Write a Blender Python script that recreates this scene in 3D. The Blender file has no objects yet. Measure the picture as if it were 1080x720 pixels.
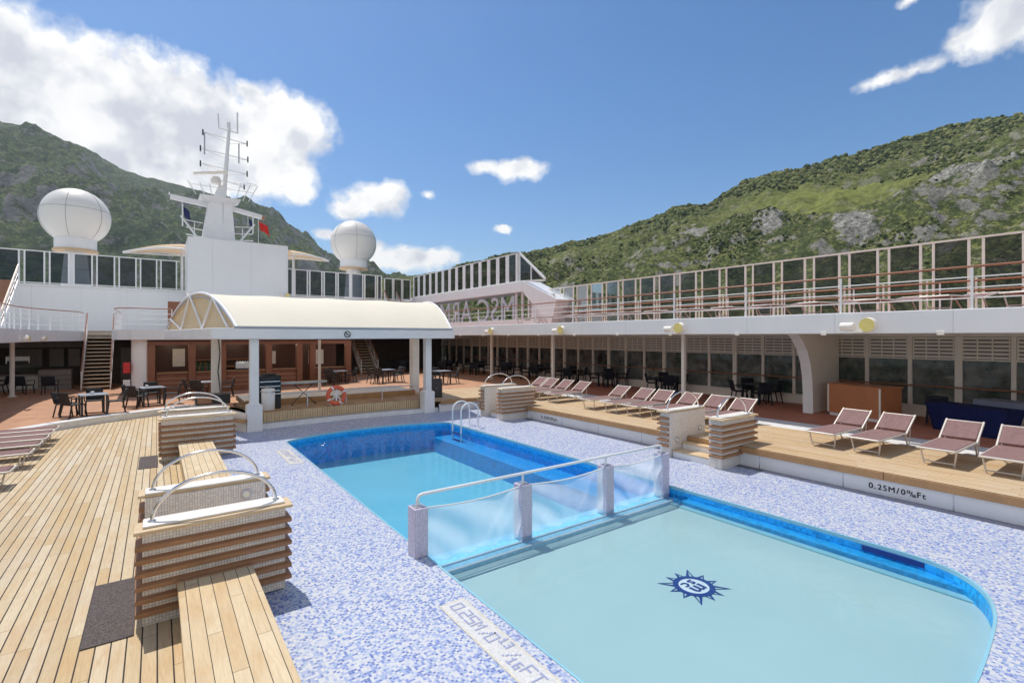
import bpy, bmesh, math, random
import numpy as np
from mathutils import Vector, Matrix
from mathutils.geometry import tessellate_polygon
R = math.radians
PI = math.pi
rng = random.Random(7)
SC = bpy.context.scene
COL = SC.collection

# ------------------------------------------------------------------ camera frame (used to take bearings off the photograph)
CAM_H = 2.6
FOC = 517.0
YAW = math.atan(375 / 517)
CS, SN = math.cos(YAW), math.sin(YAW)
def ray(u, v):
    dx = (u - 540) / FOC
    return SN + dx * CS, CS - dx * SN, -(v - 355) / FOC
def at_y(u, v, y):
    r = ray(u, v); t = y / r[1]
    return r[0] * t, y, CAM_H + r[2] * t
def at_x(u, v, x):
    r = ray(u, v); t = x / r[0]
    return x, r[1] * t, CAM_H + r[2] * t
def at_z(u, v, z):
    r = ray(u, v); t = (z - CAM_H) / r[2]
    return r[0] * t, r[1] * t, z

# ------------------------------------------------------------------ node helpers
class NT:
    def __init__(s, tree):
        s.t = tree; s.n = tree.nodes; s.l = tree.links
    def new(s, typ, **kw):
        n = s.n.new(typ)
        for k, v in kw.items(): setattr(n, k, v)
        return n
    def put(s, sock, v):
        if isinstance(v, bpy.types.NodeSocket): s.l.new(v, sock)
        elif v is not None:
            if isinstance(v, (tuple, list)) and len(v) == 3 and sock.type == 'RGBA': v = (*v, 1)
            sock.default_value = v
    def m(s, op, a, b=None, c=None, clamp=False):
        n = s.new('ShaderNodeMath', operation=op, use_clamp=clamp)
        s.put(n.inputs[0], a)
        if b is not None: s.put(n.inputs[1], b)
        if c is not None: s.put(n.inputs[2], c)
        return n.outputs[0]
    def vm(s, op, a, b=None):
        n = s.new('ShaderNodeVectorMath', operation=op)
        s.put(n.inputs[0], a)
        if b is not None: s.put(n.inputs[1], b)
        return n.outputs['Value'] if op in ('DOT_PRODUCT', 'LENGTH') else n.outputs[0]
    def sep(s, v):
        n = s.new('ShaderNodeSeparateXYZ'); s.put(n.inputs[0], v); return n.outputs
    def comb(s, x, y, z):
        n = s.new('ShaderNodeCombineXYZ'); s.put(n.inputs[0], x); s.put(n.inputs[1], y); s.put(n.inputs[2], z); return n.outputs[0]
    def noise(s, vec, scale, detail=4, rough=.55, dist=0.0, col=False):
        n = s.new('ShaderNodeTexNoise'); s.put(n.inputs['Vector'], vec); s.put(n.inputs['Scale'], scale)
        s.put(n.inputs['Detail'], detail); s.put(n.inputs['Roughness'], rough); s.put(n.inputs['Distortion'], dist)
        return n.outputs[1 if col else 0]
    def voro(s, vec, scale, out='Distance'):
        n = s.new('ShaderNodeTexVoronoi'); s.put(n.inputs['Vector'], vec); s.put(n.inputs['Scale'], scale)
        return n.outputs[out]
    def white(s, vec):
        n = s.new('ShaderNodeTexWhiteNoise', noise_dimensions='3D'); s.put(n.inputs['Vector'], vec); return n.outputs[0]
    def ramp(s, f, stops, interp='LINEAR'):
        n = s.new('ShaderNodeValToRGB'); cr = n.color_ramp; cr.interpolation = interp
        while len(cr.elements) > 1: cr.elements.remove(cr.elements[-1])
        cr.elements[0].position = stops[0][0]; cr.elements[0].color = (*stops[0][1], 1)
        for p, c in stops[1:]:
            e = cr.elements.new(p); e.color = (*c, 1)
        s.put(n.inputs[0], f); return n.outputs[0]
    def mix(s, f, a, b, mode='MIX'):
        n = s.new('ShaderNodeMix', data_type='RGBA', blend_type=mode)
        s.put(n.inputs[0], f); s.put(n.inputs[6], a); s.put(n.inputs[7], b); return n.outputs[2]
    def mapr(s, v, a, b, c=0., d=1.):
        n = s.new('ShaderNodeMapRange'); n.clamp = True
        s.put(n.inputs[0], v)
        for i, q in enumerate((a, b, c, d)): s.put(n.inputs[i + 1], q)
        return n.outputs[0]
    def bump(s, h, st=.3, d=.01):
        n = s.new('ShaderNodeBump'); s.put(n.inputs['Height'], h); n.inputs['Strength'].default_value = st; n.inputs['Distance'].default_value = d
        return n.outputs[0]
    def pos(s): return s.new('ShaderNodeNewGeometry').outputs['Position']
    def nrm(s): return s.new('ShaderNodeNewGeometry').outputs['True Normal']
    def obj(s): return s.new('ShaderNodeTexCoord').outputs['Object']

M = {}
def material(name):
    m = bpy.data.materials.new(name); m.use_nodes = True
    nt = NT(m.node_tree); b = m.node_tree.nodes['Principled BSDF']
    M[name] = m
    return nt, b
def plain(name, col, rough=.5, metal=0., var=.08, scale=3., bump=0., spec=.5, bscale=60):
    nt, b = material(name)
    p = nt.pos()
    n = nt.noise(p, scale, 5, .6)
    c = nt.mix(nt.mapr(n, .3, .7), tuple(x * (1 - var) for x in col), tuple(min(1, x * (1 + var)) for x in col))
    nt.put(b.inputs['Base Color'], c)
    nt.put(b.inputs['Roughness'], nt.mapr(nt.noise(p, scale * 2.3, 3), .3, .7, max(0, rough - .07), min(1, rough + .07)))
    b.inputs['Metallic'].default_value = metal
    b.inputs['Specular IOR Level'].default_value = spec
    if bump: nt.put(b.inputs['Normal'], nt.bump(nt.noise(p, bscale, 3), bump, .004))
    return M[name]

def fract_tile(nt, v): return nt.m('FRACT', v)

def planks(name, across, w, L, cols, seam=.007, seamcol=(.022, .015, .012), rough=.6, grainc=.16):
    nt, b = material(name)
    p = nt.pos(); o = nt.sep(p)
    a = o[across]; l = o[1 - across]
    aw = nt.m('DIVIDE', a, w); idx = nt.m('FLOOR', aw); fa = nt.m('FRACT', aw)
    r = nt.white(nt.comb(idx, 3.1, 1.7))
    l2 = nt.m('ADD', nt.m('DIVIDE', l, L), nt.m('MULTIPLY', r, 9.7))
    jd = nt.m('FLOOR', l2); fl = nt.m('FRACT', l2)
    rnd = nt.white(nt.comb(idx, jd, .5))
    base = nt.ramp(rnd, cols)
    sv = nt.comb(nt.m('MULTIPLY', a, 1.0), nt.m('MULTIPLY', l, .07), nt.m('MULTIPLY', rnd, 31.))
    g1 = nt.noise(sv, 45, 6, .65, 1.2)
    g2 = nt.noise(nt.comb(a, nt.m('MULTIPLY', l, .35), nt.m('MULTIPLY', rnd, 13.)), 5, 4, .6)
    c = nt.mix(nt.mapr(g1, .35, .7, 0, grainc * 2.2), base, tuple(.52 * x for x in cols[0][1]))
    c = nt.mix(nt.mapr(g2, .45, .72, 0, .45), c, (.52, .30, .12))
    c = nt.mix(nt.mapr(nt.noise(p, .9, 6, .65), .48, .78, 0, .5), c, (.56, .48, .38))
    # scuffs and water spots of their own shape
    st = nt.mapr(nt.noise(p, 7.5, 2, .5), .70, .78, 0, .35)
    c = nt.mix(st, c, (.30, .22, .15))
    s = nt.m('MAXIMUM', nt.m('LESS_THAN', fa, seam / w), nt.m('LESS_THAN', fl, .0045 / L))
    c = nt.mix(s, c, seamcol)
    nt.put(b.inputs['Base Color'], c)
    nt.put(b.inputs['Roughness'], nt.mapr(g1, .3, .7, rough - .1, rough + .12))
    h = nt.m('SUBTRACT', nt.m('MULTIPLY', g1, .25), nt.m('MULTIPLY', s, 1.))
    nt.put(b.inputs['Normal'], nt.bump(h, .35, .004))
    b.inputs['Specular IOR Level'].default_value = .3
    return M[name]

DECKC = [(0, (.55, .40, .22)), (.3, (.64, .51, .32)), (.6, (.69, .57, .39)), (.85, (.58, .41, .20)), (1, (.70, .61, .46))]
planks('deck_wood', 0, .122, 2.6, DECKC, seam=.0125)
planks('bench_wood', 0, .1185, 1.9, [(0, (.68, .52, .31)), (.5, (.74, .60, .39)), (1, (.64, .46, .25))], seam=.006)
planks('platform_wood', 0, .11, 2.3, [(0, (.60, .44, .26)), (.5, (.68, .52, .33)), (1, (.54, .36, .19))], seam=.006)
planks('stage_wood', 0, .11, 2.2, [(0, (.34, .21, .12)), (.5, (.42, .27, .16)), (1, (.30, .17, .09))], seam=.006)

def slat_wood(name, c0, c1, rough=.5):
    nt, b = material(name)
    p = nt.obj(); o = nt.sep(p)
    g = nt.noise(nt.comb(nt.m('MULTIPLY', o[0], .12), nt.m('MULTIPLY', o[1], 1.), o[2]), 38, 6, .65, .8)
    n2 = nt.noise(nt.pos(), 3, 3)
    c = nt.mix(nt.mapr(g, .3, .7), c0, c1)
    c = nt.mix(nt.mapr(n2, .4, .75, 0, .4), c, tuple(x * .7 for x in c0))
    nt.put(b.inputs['Base Color'], c); b.inputs['Roughness'].default_value = rough
    nt.put(b.inputs['Normal'], nt.bump(g, .25, .003))
    return M[name]
slat_wood('slat_wood', (.27, .125, .055), (.42, .215, .10))
slat_wood('pale_wood', (.60, .42, .23), (.74, .57, .36))
slat_wood('fascia_wood', (.36, .19, .075), (.50, .29, .13))
slat_wood('bar_wood', (.21, .075, .038), (.30, .11, .055), .35)
slat_wood('dark_wood', (.075, .028, .016), (.11, .042, .022), .4)
slat_wood('cabinet_wood', (.46, .17, .07), (.56, .23, .10), .35)
slat_wood('rail_wood', (.27, .10, .05), (.36, .15, .075), .4)
slat_wood('tread_wood', (.58, .44, .30), (.70, .56, .40))
slat_wood('stair_brown', (.34, .17, .10), (.42, .22, .13))

def mosaic():
    nt, b = material('mosaic')
    p = nt.pos(); T = .027
    v = nt.vm('SCALE', p); v.node.inputs[3].default_value = 1 / T
    o = nt.sep(v)
    fl = nt.comb(nt.m('FLOOR', o[0]), nt.m('FLOOR', o[1]), 0.5)
    w = nt.white(fl)
    cl = nt.noise(nt.comb(nt.m('MULTIPLY', nt.m('FLOOR', nt.m('MULTIPLY', o[0], .34)), 2.7), nt.m('FLOOR', o[1]), 0.), .37, 2)
    r = nt.m('ADD', nt.m('MULTIPLY', w, .78), nt.m('MULTIPLY', cl, .30))
    c = nt.ramp(r, [(0, (.60, .60, .60)), (.36, (.50, .525, .59)), (.47, (.31, .37, .57)), (.57, (.45, .50, .60)), (.65, (.16, .23, .50)), (.76, (.10, .155, .40)), (.83, (.31, .38, .57)), (.92, (.26, .40, .53))], 'CONSTANT')
    g = nt.m('MAXIMUM', nt.m('LESS_THAN', nt.m('FRACT', o[0]), .07), nt.m('LESS_THAN', nt.m('FRACT', o[1]), .07))
    c = nt.mix(nt.m('MULTIPLY', g, .85), c, (.52, .52, .56))
    c = nt.mix(nt.mapr(nt.noise(p, 1.1, 4, .6), .45, .75, 0, .22), c, (.60, .60, .60))
    nt.put(b.inputs['Base Color'], c)
    nt.put(b.inputs['Roughness'], nt.mapr(w, 0, 1, .35, .6))
    nt.put(b.inputs['Normal'], nt.bump(nt.m('SUBTRACT', nt.m('MULTIPLY', w, .3), g), .25, .002))
mosaic()

def tile(name, col, grout, T=.03, g0=.12, var=.12):
    nt, b = material(name)
    p = nt.pos(); v = nt.vm('SCALE', p); v.node.inputs[3].default_value = 1 / T
    o = nt.sep(v); n = nt.sep(nt.vm('ABSOLUTE', nt.nrm()))
    gs = None
    for i in range(3):
        q = nt.m('MULTIPLY', nt.m('LESS_THAN', nt.m('FRACT', nt.m('ADD', o[i], .31)), g0), nt.m('LESS_THAN', n[i], .5))
        gs = q if gs is None else nt.m('MAXIMUM', gs, q)
    w = nt.white(nt.vm('FLOOR', nt.vm('ADD', v, (.31, .31, .31))))
    c = nt.mix(w, tuple(x * (1 - var) for x in col), tuple(min(1, x * (1 + var)) for x in col))
    c = nt.mix(nt.mapr(nt.noise(p, 2.2, 4), .45, .75, 0, .3), c, tuple(x * .8 for x in col))
    c = nt.mix(gs, c, grout)
    nt.put(b.inputs['Base Color'], c); b.inputs['Roughness'].default_value = .35
    nt.put(b.inputs['Normal'], nt.bump(nt.m('SUBTRACT', 1., gs), .3, .002))
tile('white_tile', (.78, .72, .65), (.32, .29, .28))
tile('gutter_tile', (.065, .07, .12), (.12, .12, .14), T=.0235, g0=.08, var=.55)
tile('post_tile', (.62, .56, .66), (.36, .33, .45), T=.025)
tile('pool_blue', (.012, .37, .86), (.03, .40, .86), T=.05, g0=.07, var=.3)
tile('ledge_pale', (.42, .74, .92), (.50, .78, .92), T=.05, g0=.07, var=.1)
tile('step_blue', (.025, .34, .70), (.045, .39, .72), T=.05, g0=.07, var=.2)

plain('white_paint', (.80, .79, .78), .4, var=.05, scale=1.3)
plain('cream_white', (.85, .79, .70), .45, var=.05, scale=1.5)
def panel_white():
    nt, b = material('wall_white')
    p = nt.pos(); o = nt.sep(p); n = nt.sep(nt.vm('ABSOLUTE', nt.nrm()))
    a = nt.m('ADD', nt.m('MULTIPLY', o[0], nt.m('GREATER_THAN', n[1], .5)), nt.m('MULTIPLY', o[1], nt.m('LESS_THAN', n[1], .5)))
    f = nt.m('FRACT', nt.m('DIVIDE', nt.m('ADD', a, 50.3), 2.43))
    side = nt.m('LESS_THAN', n[2], .5)
    seam = nt.m('MULTIPLY', nt.m('LESS_THAN', f, .007), side)
    st = nt.noise(nt.comb(nt.m('MULTIPLY', a, 2.6), 0., nt.m('MULTIPLY', o[2], .22)), 1.0, 5, .65)
    c = nt.mix(nt.mapr(nt.noise(p, .5, 4), .3, .7), (.74, .735, .73), (.79, .785, .78))
    c = nt.mix(nt.m('MULTIPLY', nt.mapr(st, .55, .82, 0, .16), side), c, (.52, .46, .40))
    c = nt.mix(nt.m('MULTIPLY', seam, .45), c, (.35, .34, .33))
    nt.put(b.inputs['Base Color'], c); b.inputs['Roughness'].default_value = .42
    nt.put(b.inputs['Normal'], nt.bump(nt.m('ADD', nt.m('MULTIPLY', nt.noise(p, .55, 2), .6), nt.m('MULTIPLY', seam, -.4)), .12, .05))
panel_white()
plain('grey_paint', (.42, .44, .48), .5, var=.06)
plain('cap_stone', (.78, .74, .67), .45, var=.07, scale=5)
plain('kerb_white', (.74, .74, .74), .55, var=.1, scale=4, bump=.1)
plain('brown_floor', (.50, .275, .165), .75, var=.14, scale=1.8, bump=.25, bscale=140, spec=.25)
plain('prom_floor', (.44, .185, .125), .7, var=.12, scale=1.6, bump=.2, bscale=140, spec=.25)
plain('chrome', (.72, .70, .68), .16, 1., var=.04)
plain('steel', (.60, .60, .62), .3, 1., var=.06)
plain('alu_frame', (.64, .59, .53), .4, .2, var=.05)
plain('frame_beige', (.66, .60, .53), .45, var=.06)
plain('mauve_fabric', (.25, .155, .148), .9, var=.13, scale=14, bump=.35, bscale=420, spec=.15)
plain('dark_wicker', (.045, .040, .040), .7, var=.3, scale=40, bump=.4, bscale=260, spec=.25)
plain('navy_wicker', (.018, .022, .032), .65, var=.3, scale=40, bump=.4, bscale=260, spec=.25)
plain('table_top', (.36, .40, .46), .3, var=.06)
plain('dark_metal', (.05, .05, .055), .45, .3, var=.1)
plain('black', (.015, .015, .017), .55, var=.2)
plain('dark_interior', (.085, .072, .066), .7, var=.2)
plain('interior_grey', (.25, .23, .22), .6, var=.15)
plain('navy_cloth', (.010, .018, .085), .85, var=.2, scale=3, bump=.2, bscale=30, spec=.2)
plain('grey_cloth', (.24, .27, .36), .85, var=.1, scale=3, bump=.2, bscale=30, spec=.2)
def translucent_canvas(name, col, amt):
    nt, b = material(name)
    p = nt.pos(); n = nt.noise(p, .8, 4); c = nt.mix(nt.mapr(n, .3, .7), tuple(x * .96 for x in col), col)
    nt.put(b.inputs['Base Color'], c); b.inputs['Roughness'].default_value = .8; b.inputs['Specular IOR Level'].default_value = .2
    nt.put(b.inputs['Normal'], nt.bump(nt.noise(p, 3, 3), .15, .02))
    tl = nt.new('ShaderNodeBsdfTranslucent'); nt.put(tl.inputs[0], c)
    ms = nt.new('ShaderNodeMixShader'); ms.inputs[0].default_value = amt
    nt.l.new(b.outputs[0], ms.inputs[1]); nt.l.new(tl.outputs[0], ms.inputs[2]); nt.l.new(ms.outputs[0], nt.n['Material Output'].inputs[0])
translucent_canvas('canvas', (.90, .84, .69), .14)
translucent_canvas('gable_canvas', (.90, .80, .58), .55)
plain('canvas_beige', (.62, .44, .27), .8, var=.05, scale=.9)
plain('life_orange', (.72, .13, .06), .5, var=.08)
plain('fire_red', (.60, .03, .03), .45, var=.06)
plain('radome_white', (.80, .76, .70), .45, var=.025, scale=.35)
plain('line_grey', (.30, .29, .28), .6)
plain('marker_black', (.018, .018, .02), .6)
tile('cream_tile', (.66, .65, .62), (.56, .55, .54), T=.0225, g0=.10, var=.10)
tile('yellow_tile', (.66, .61, .48), (.56, .53, .48), T=.0225, g0=.1, var=.12)
plain('letter_tile', (.35, .38, .55), .5, var=.15, scale=60)
plain('emblem_navy', (.005, .035, .21), .45, var=.06)
plain('emblem_white', (.72, .74, .78), .5)
plain('pool_floor', (.44, .565, .575), .5, var=.025, scale=.7)
plain('deep_floor', (.31, .53, .62), .5, var=.03, scale=.7)
plain('rim_cyan', (.26, .52, .62), .35, var=.06)
plain('cushion', (.50, .52, .50), .8)
plain('bottle_green', (.02, .06, .025), .12, var=.2)
plain('bottle_amber', (.16, .07, .02), .12, var=.2)
plain('lamp_yellow', (.75, .62, .20), .3, var=.1)
plain('lens_white', (.80, .76, .62), .25)
plain('red_cloth', (.62, .03, .02), .8)
plain('blue_cloth', (.02, .03, .12), .8)
plain('board_grey', (.45, .50, .50), .6)
plain('letter_grey', (.56, .59, .64), .5)
plain('hull', (.60, .60, .62), .6)
plain('sign_white', (.78, .78, .78), .5)
plain('teal_shade', (.10, .14, .16), .5)

def mat_rug():
    nt, b = material('doormat')
    p = nt.pos(); n = nt.noise(p, 75, 3, .8); n2 = nt.noise(p, 6, 3)
    c = nt.mix(nt.mapr(n, .38, .62), (.035, .028, .028), (.17, .14, .13))
    c = nt.mix(nt.mapr(n2, .4, .7, 0, .3), c, (.12, .09, .08))
    nt.put(b.inputs['Base Color'], c); b.inputs['Roughness'].default_value = .95
    nt.put(b.inputs['Normal'], nt.bump(n, .8, .006))
mat_rug()

def glass(name, tint, rough=.03, refl=1., dirt_sheen=.03):
    nt, b = material(name)
    nt.n.remove(b)
    out = nt.n['Material Output']
    tr = nt.new('ShaderNodeBsdfTransparent'); tr.inputs[0].default_value = (*tint, 1)
    gl = nt.new('ShaderNodeBsdfGlossy'); gl.inputs['Roughness'].default_value = rough
    gl.inputs[0].default_value = (.9, .93, .95, 1)
    df = nt.new('ShaderNodeBsdfDiffuse'); df.inputs[0].default_value = (.5, .5, .48, 1)
    fr = nt.new('ShaderNodeFresnel'); fr.inputs[0].default_value = 1.45
    m0 = nt.new('ShaderNodeMixShader'); nt.put(m0.inputs[0], nt.mapr(nt.noise(nt.pos(), 1.7, 4), .35, .75, dirt_sheen * .3, dirt_sheen * 2))
    nt.l.new(tr.outputs[0], m0.inputs[1]); nt.l.new(df.outputs[0], m0.inputs[2])
    m1 = nt.new('ShaderNodeMixShader'); nt.put(m1.inputs[0], nt.m('MULTIPLY', fr.outputs[0], refl))
    nt.l.new(m0.outputs[0], m1.inputs[1]); nt.l.new(gl.outputs[0], m1.inputs[2])
    nt.l.new(m1.outputs[0], out.inputs[0])
    nt.put(gl.inputs['Normal'], nt.bump(nt.noise(nt.pos(), .7, 2), .05, .05))
glass('smoke_glass', (.28, .29, .28), refl=.5)
glass('wall_glass', (.15, .20, .235), refl=1., dirt_sheen=.24)  # pale diffuse blotches raised to brighten the panes, reading as reflection
glass('screen_glass', (.17, .19, .21), refl=.9)
glass('clear_glass', (.75, .8, .8))

def net_mat():
    nt, b = material('net_film')
    nt.n.remove(b); out = nt.n['Material Output']
    tr = nt.new('ShaderNodeBsdfTransparent'); tr.inputs[0].default_value = (.93, .97, .98, 1)
    df = nt.new('ShaderNodeBsdfPrincipled'); df.inputs['Base Color'].default_value = (.86, .90, .92, 1); df.inputs['Roughness'].default_value = .22
    tl = nt.new('ShaderNodeBsdfTranslucent'); tl.inputs[0].default_value = (.86, .90, .92, 1)
    p = nt.obj()
    o = nt.sep(p)
    f = nt.mapr(nt.noise(nt.comb(o[0], nt.m('MULTIPLY', o[2], .6), o[1]), 1.6, 3, .5, .6), .3, .72, .40, .60)
    a = nt.new('ShaderNodeMixShader'); a.inputs[0].default_value = .72
    nt.l.new(df.outputs[0], a.inputs[1]); nt.l.new(tl.outputs[0], a.inputs[2])
    b2 = nt.new('ShaderNodeMixShader'); nt.put(b2.inputs[0], f)
    nt.l.new(tr.outputs[0], b2.inputs[1]); nt.l.new(a.outputs[0], b2.inputs[2])
    nt.l.new(b2.outputs[0], out.inputs[0])
net_mat()

def water_mat(name, tint, refl=1., wave=.12):
    nt, b = material(name)
    nt.n.remove(b); out = nt.n['Material Output']
    tr = nt.new('ShaderNodeBsdfTransparent'); tr.inputs[0].default_value = (*tint, 1)
    gl = nt.new('ShaderNodeBsdfGlossy'); gl.inputs['Roughness'].default_value = .02
    fr = nt.new('ShaderNodeFresnel'); fr.inputs[0].default_value = 1.33
    p = nt.pos()
    h = nt.m('ADD', nt.noise(p, 3.5, 3, .5, .6), nt.m('MULTIPLY', nt.noise(p, 13, 2, .5), .25))
    nb = nt.bump(h, wave, .03)
    nt.put(gl.inputs['Normal'], nb); nt.put(fr.inputs['Normal'], nb)
    m1 = nt.new('ShaderNodeMixShader'); nt.put(m1.inputs[0], nt.m('MULTIPLY', fr.outputs[0], refl))
    nt.l.new(tr.outputs[0], m1.inputs[1]); nt.l.new(gl.outputs[0], m1.inputs[2])
    nt.l.new(m1.outputs[0], out.inputs[0])
water_mat('pool_water', (.60, .88, .96), .55, .10)
water_mat('shallow_water', (.84, .93, .95), .8, .12)

def sea_mat():
    nt, b = material('sea')
    b.inputs['Base Color'].default_value = (.015, .06, .075, 1); b.inputs['Roughness'].default_value = .12
    nt.put(b.inputs['Normal'], nt.bump(nt.noise(nt.pos(), .35, 6, .6), .4, .4))
sea_mat()

# ------------------------------------------------------------------ mesh builder
class MB:
    def __init__(s): s.v = []; s.f = []; s.m = []; s.cur = 0; s.sm = []; s.smooth = False
    def add(s, vs, fs, smooth=None):
        k = len(s.v); s.v += [tuple(x) for x in vs]
        sm = s.smooth if smooth is None else smooth
        for f in fs: s.f.append(tuple(k + i for i in f)); s.m.append(s.cur); s.sm.append(sm)
        return s
    def box(s, x0, x1, y0, y1, z0, z1):
        return s.add([(x0, y0, z0), (x1, y0, z0), (x1, y1, z0), (x0, y1, z0), (x0, y0, z1), (x1, y0, z1), (x1, y1, z1), (x0, y1, z1)],
                     [(3, 2, 1, 0), (4, 5, 6, 7), (0, 1, 5, 4), (1, 2, 6, 5), (2, 3, 7, 6), (3, 0, 4, 7)])
    def quad(s, a, b, c, d): return s.add([a, b, c, d], [(0, 1, 2, 3)])
    def bar(s, a, b, w, h, up=(0, 0, 1)):
        a = Vector(a); b = Vector(b); d = (b - a).normalized(); up = Vector(up)
        if abs(d.dot(up)) > .98: up = Vector((0, 1, 0))
        r = d.cross(up).normalized(); u = r.cross(d)
        vs = [p + r * (sx * w / 2) + u * (sz * h / 2) for p in (a, b) for sx, sz in ((-1, -1), (1, -1), (1, 1), (-1, 1))]
        return s.add(vs, [(0, 1, 2, 3), (7, 6, 5, 4), (4, 5, 1, 0), (5, 6, 2, 1), (6, 7, 3, 2), (7, 4, 0, 3)])
    def tube(s, pts, r, n=8, closed=False, caps=True):
        P = [Vector(p) for p in pts]; rings = []
        rr = r if isinstance(r, (list, tuple)) else [r] * len(P)
        ref = None
        for i, p in enumerate(P):
            if closed: d = P[(i + 1) % len(P)] - P[i - 1]
            else: d = P[min(i + 1, len(P) - 1)] - P[max(i - 1, 0)]
            d.normalize()
            if ref is None:
                ref = Vector((0, 0, 1)) if abs(d.z) < .9 else Vector((1, 0, 0))
            a = d.cross(ref).normalized(); b = a.cross(d).normalized(); ref = b
            rings.append([p + (a * math.cos(2 * PI * k / n) + b * math.sin(2 * PI * k / n)) * rr[i] for k in range(n)])
        vs = [q for g in rings for q in g]; fs = []
        L = len(P)
        for i in range(L if closed else L - 1):
            j = (i + 1) % L
            for k in range(n): fs.append((i * n + k, i * n + (k + 1) % n, j * n + (k + 1) % n, j * n + k))
        s.add(vs, fs, True)
        if not closed and caps:
            s.add(rings[0], [tuple(range(n))[::-1]], False); s.add(rings[-1], [tuple(range(n))], False)
        return s
    def prism(s, poly, z0, z1, holes=()):
        loops = [list(poly)] + [list(h) for h in holes]
        flat = [p for l in loops for p in l]
        tri = tessellate_polygon([[Vector((p[0], p[1], 0)) for p in l] for l in loops])
        n = len(flat)
        if z0 is None:
            s.add([(p[0], p[1], z1) for p in flat], [t if _ccw(flat, t) else t[::-1] for t in tri]); return s
        s.add([(p[0], p[1], z1) for p in flat], [t if _ccw(flat, t) else t[::-1] for t in tri])
        s.add([(p[0], p[1], z0) for p in flat], [t[::-1] if _ccw(flat, t) else t for t in tri])
        for l in loops:
            k = len(l)
            for i in range(k):
                a, b = l[i], l[(i + 1) % k]
                s.quad((a[0], a[1], z0), (b[0], b[1], z0), (b[0], b[1], z1), (a[0], a[1], z1))
        return s
    def lathe(s, prof, n=24, c=(0, 0, 0), sx=1, sy=1):
        vs = []; fs = []
        for r, z in prof:
            for k in range(n): vs.append((c[0] + sx * r * math.cos(2 * PI * k / n), c[1] + sy * r * math.sin(2 * PI * k / n), c[2] + z))
        for i in range(len(prof) - 1):
            for k in range(n): fs.append((i * n + k, i * n + (k + 1) % n, (i + 1) * n + (k + 1) % n, (i + 1) * n + k))
        s.add(vs, fs, True)
        s.add([vs[k] for k in range(n)], [tuple(range(n))[::-1]], False)
        s.add([vs[(len(prof) - 1) * n + k] for k in range(n)], [tuple(range(n))], False)
        return s
    def build(s, name, mats, parent=None, world=False, bevel=0, fix=True, seg=2):
        me = bpy.data.meshes.new(name)
        vs = s.v
        if parent is not None and world:
            inv = matrix_of(parent).inverted(); vs = [tuple(inv @ Vector(v)) for v in s.v]
        me.from_pydata(vs, [], s.f)
        if not isinstance(mats, (list, tuple)): mats = [mats]
        for q in mats: me.materials.append(M[q])
        me.polygons.foreach_set('material_index', s.m)
        me.polygons.foreach_set('use_smooth', s.sm)
        if fix:
            bm = bmesh.new(); bm.from_mesh(me); bmesh.ops.recalc_face_normals(bm, faces=bm.faces); bm.to_mesh(me); bm.free()
        me.update()
        o = bpy.data.objects.new(name, me); COL.objects.link(o)
        if parent is not None: o.parent = parent
        if bevel:
            md = o.modifiers.new('Bevel', 'BEVEL'); md.width = bevel; md.segments = seg; md.limit_method = 'ANGLE'; md.angle_limit = R(40)
        return o
def _ccw(f, t):
    a, b, c = (f[i] for i in t)
    return (b[0] - a[0]) * (c[1] - a[1]) - (b[1] - a[1]) * (c[0] - a[0]) > 0
def matrix_of(o):
    m = Matrix.Translation(o.location) @ o.rotation_euler.to_matrix().to_4x4()
    return matrix_of(o.parent) @ m if o.parent else m
def struct(o, label=None):
    o['kind'] = 'structure'
    if label: o['label'] = label
    return o
def tag(o, label, cat, group=None):
    o['label'] = label; o['category'] = cat
    if group: o['group'] = group
    return o
def thing(name, label, cat, loc=(0, 0, 0), rz=0., group=None):
    o = bpy.data.objects.new(name, None); COL.objects.link(o)
    o.location = loc; o.rotation_euler = (0, 0, rz); o.empty_display_size = .2
    return tag(o, label, cat, group)
def dup(root, loc, rz, label, group=None, scale=None):
    r = root.copy(); COL.objects.link(r); r.location = loc; r.rotation_euler = (0, 0, rz)
    r['label'] = label
    if group: r['group'] = group
    if scale: r.scale = scale
    for ch in list(root.children):
        c = ch.copy(); COL.objects.link(c); c.parent = r
        for g in ch.children:
            d = g.copy(); COL.objects.link(d); d.parent = c
    return r
def text_geo(txt, size, spacing=1.0):
    cu = bpy.data.curves.new('lettering', 'FONT'); cu.body = txt; cu.size = size; cu.align_x = 'LEFT'; cu.space_character = spacing
    cu.resolution_u = 3
    o = bpy.data.objects.new('lettering', cu); COL.objects.link(o)
    bpy.context.view_layer.update()
    me = bpy.data.meshes.new_from_object(o.evaluated_get(bpy.context.evaluated_depsgraph_get()))
    v = [tuple(p.co) for p in me.vertices]; f = [tuple(p.vertices) for p in me.polygons]
    bpy.data.objects.remove(o); bpy.data.curves.remove(cu); bpy.data.meshes.remove(me)
    return v, f
def arc(c, a, b, h, n=16, up=(0, 0, 1)):
    # half ellipse from a to b rising h
    a = Vector(a); b = Vector(b); mid = (a + b) / 2; r = (b - a) / 2; up = Vector(up)
    return [mid - r * math.cos(PI * k / n) + up * (h * math.sin(PI * k / n)) for k in range(n + 1)]
def ordinal(i): return ['first', 'second', 'third', 'fourth', 'fifth', 'sixth', 'seventh', 'eighth', 'ninth', 'tenth', 'eleventh', 'twelfth', 'thirteenth', 'fourteenth', 'fifteenth'][i]

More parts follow.
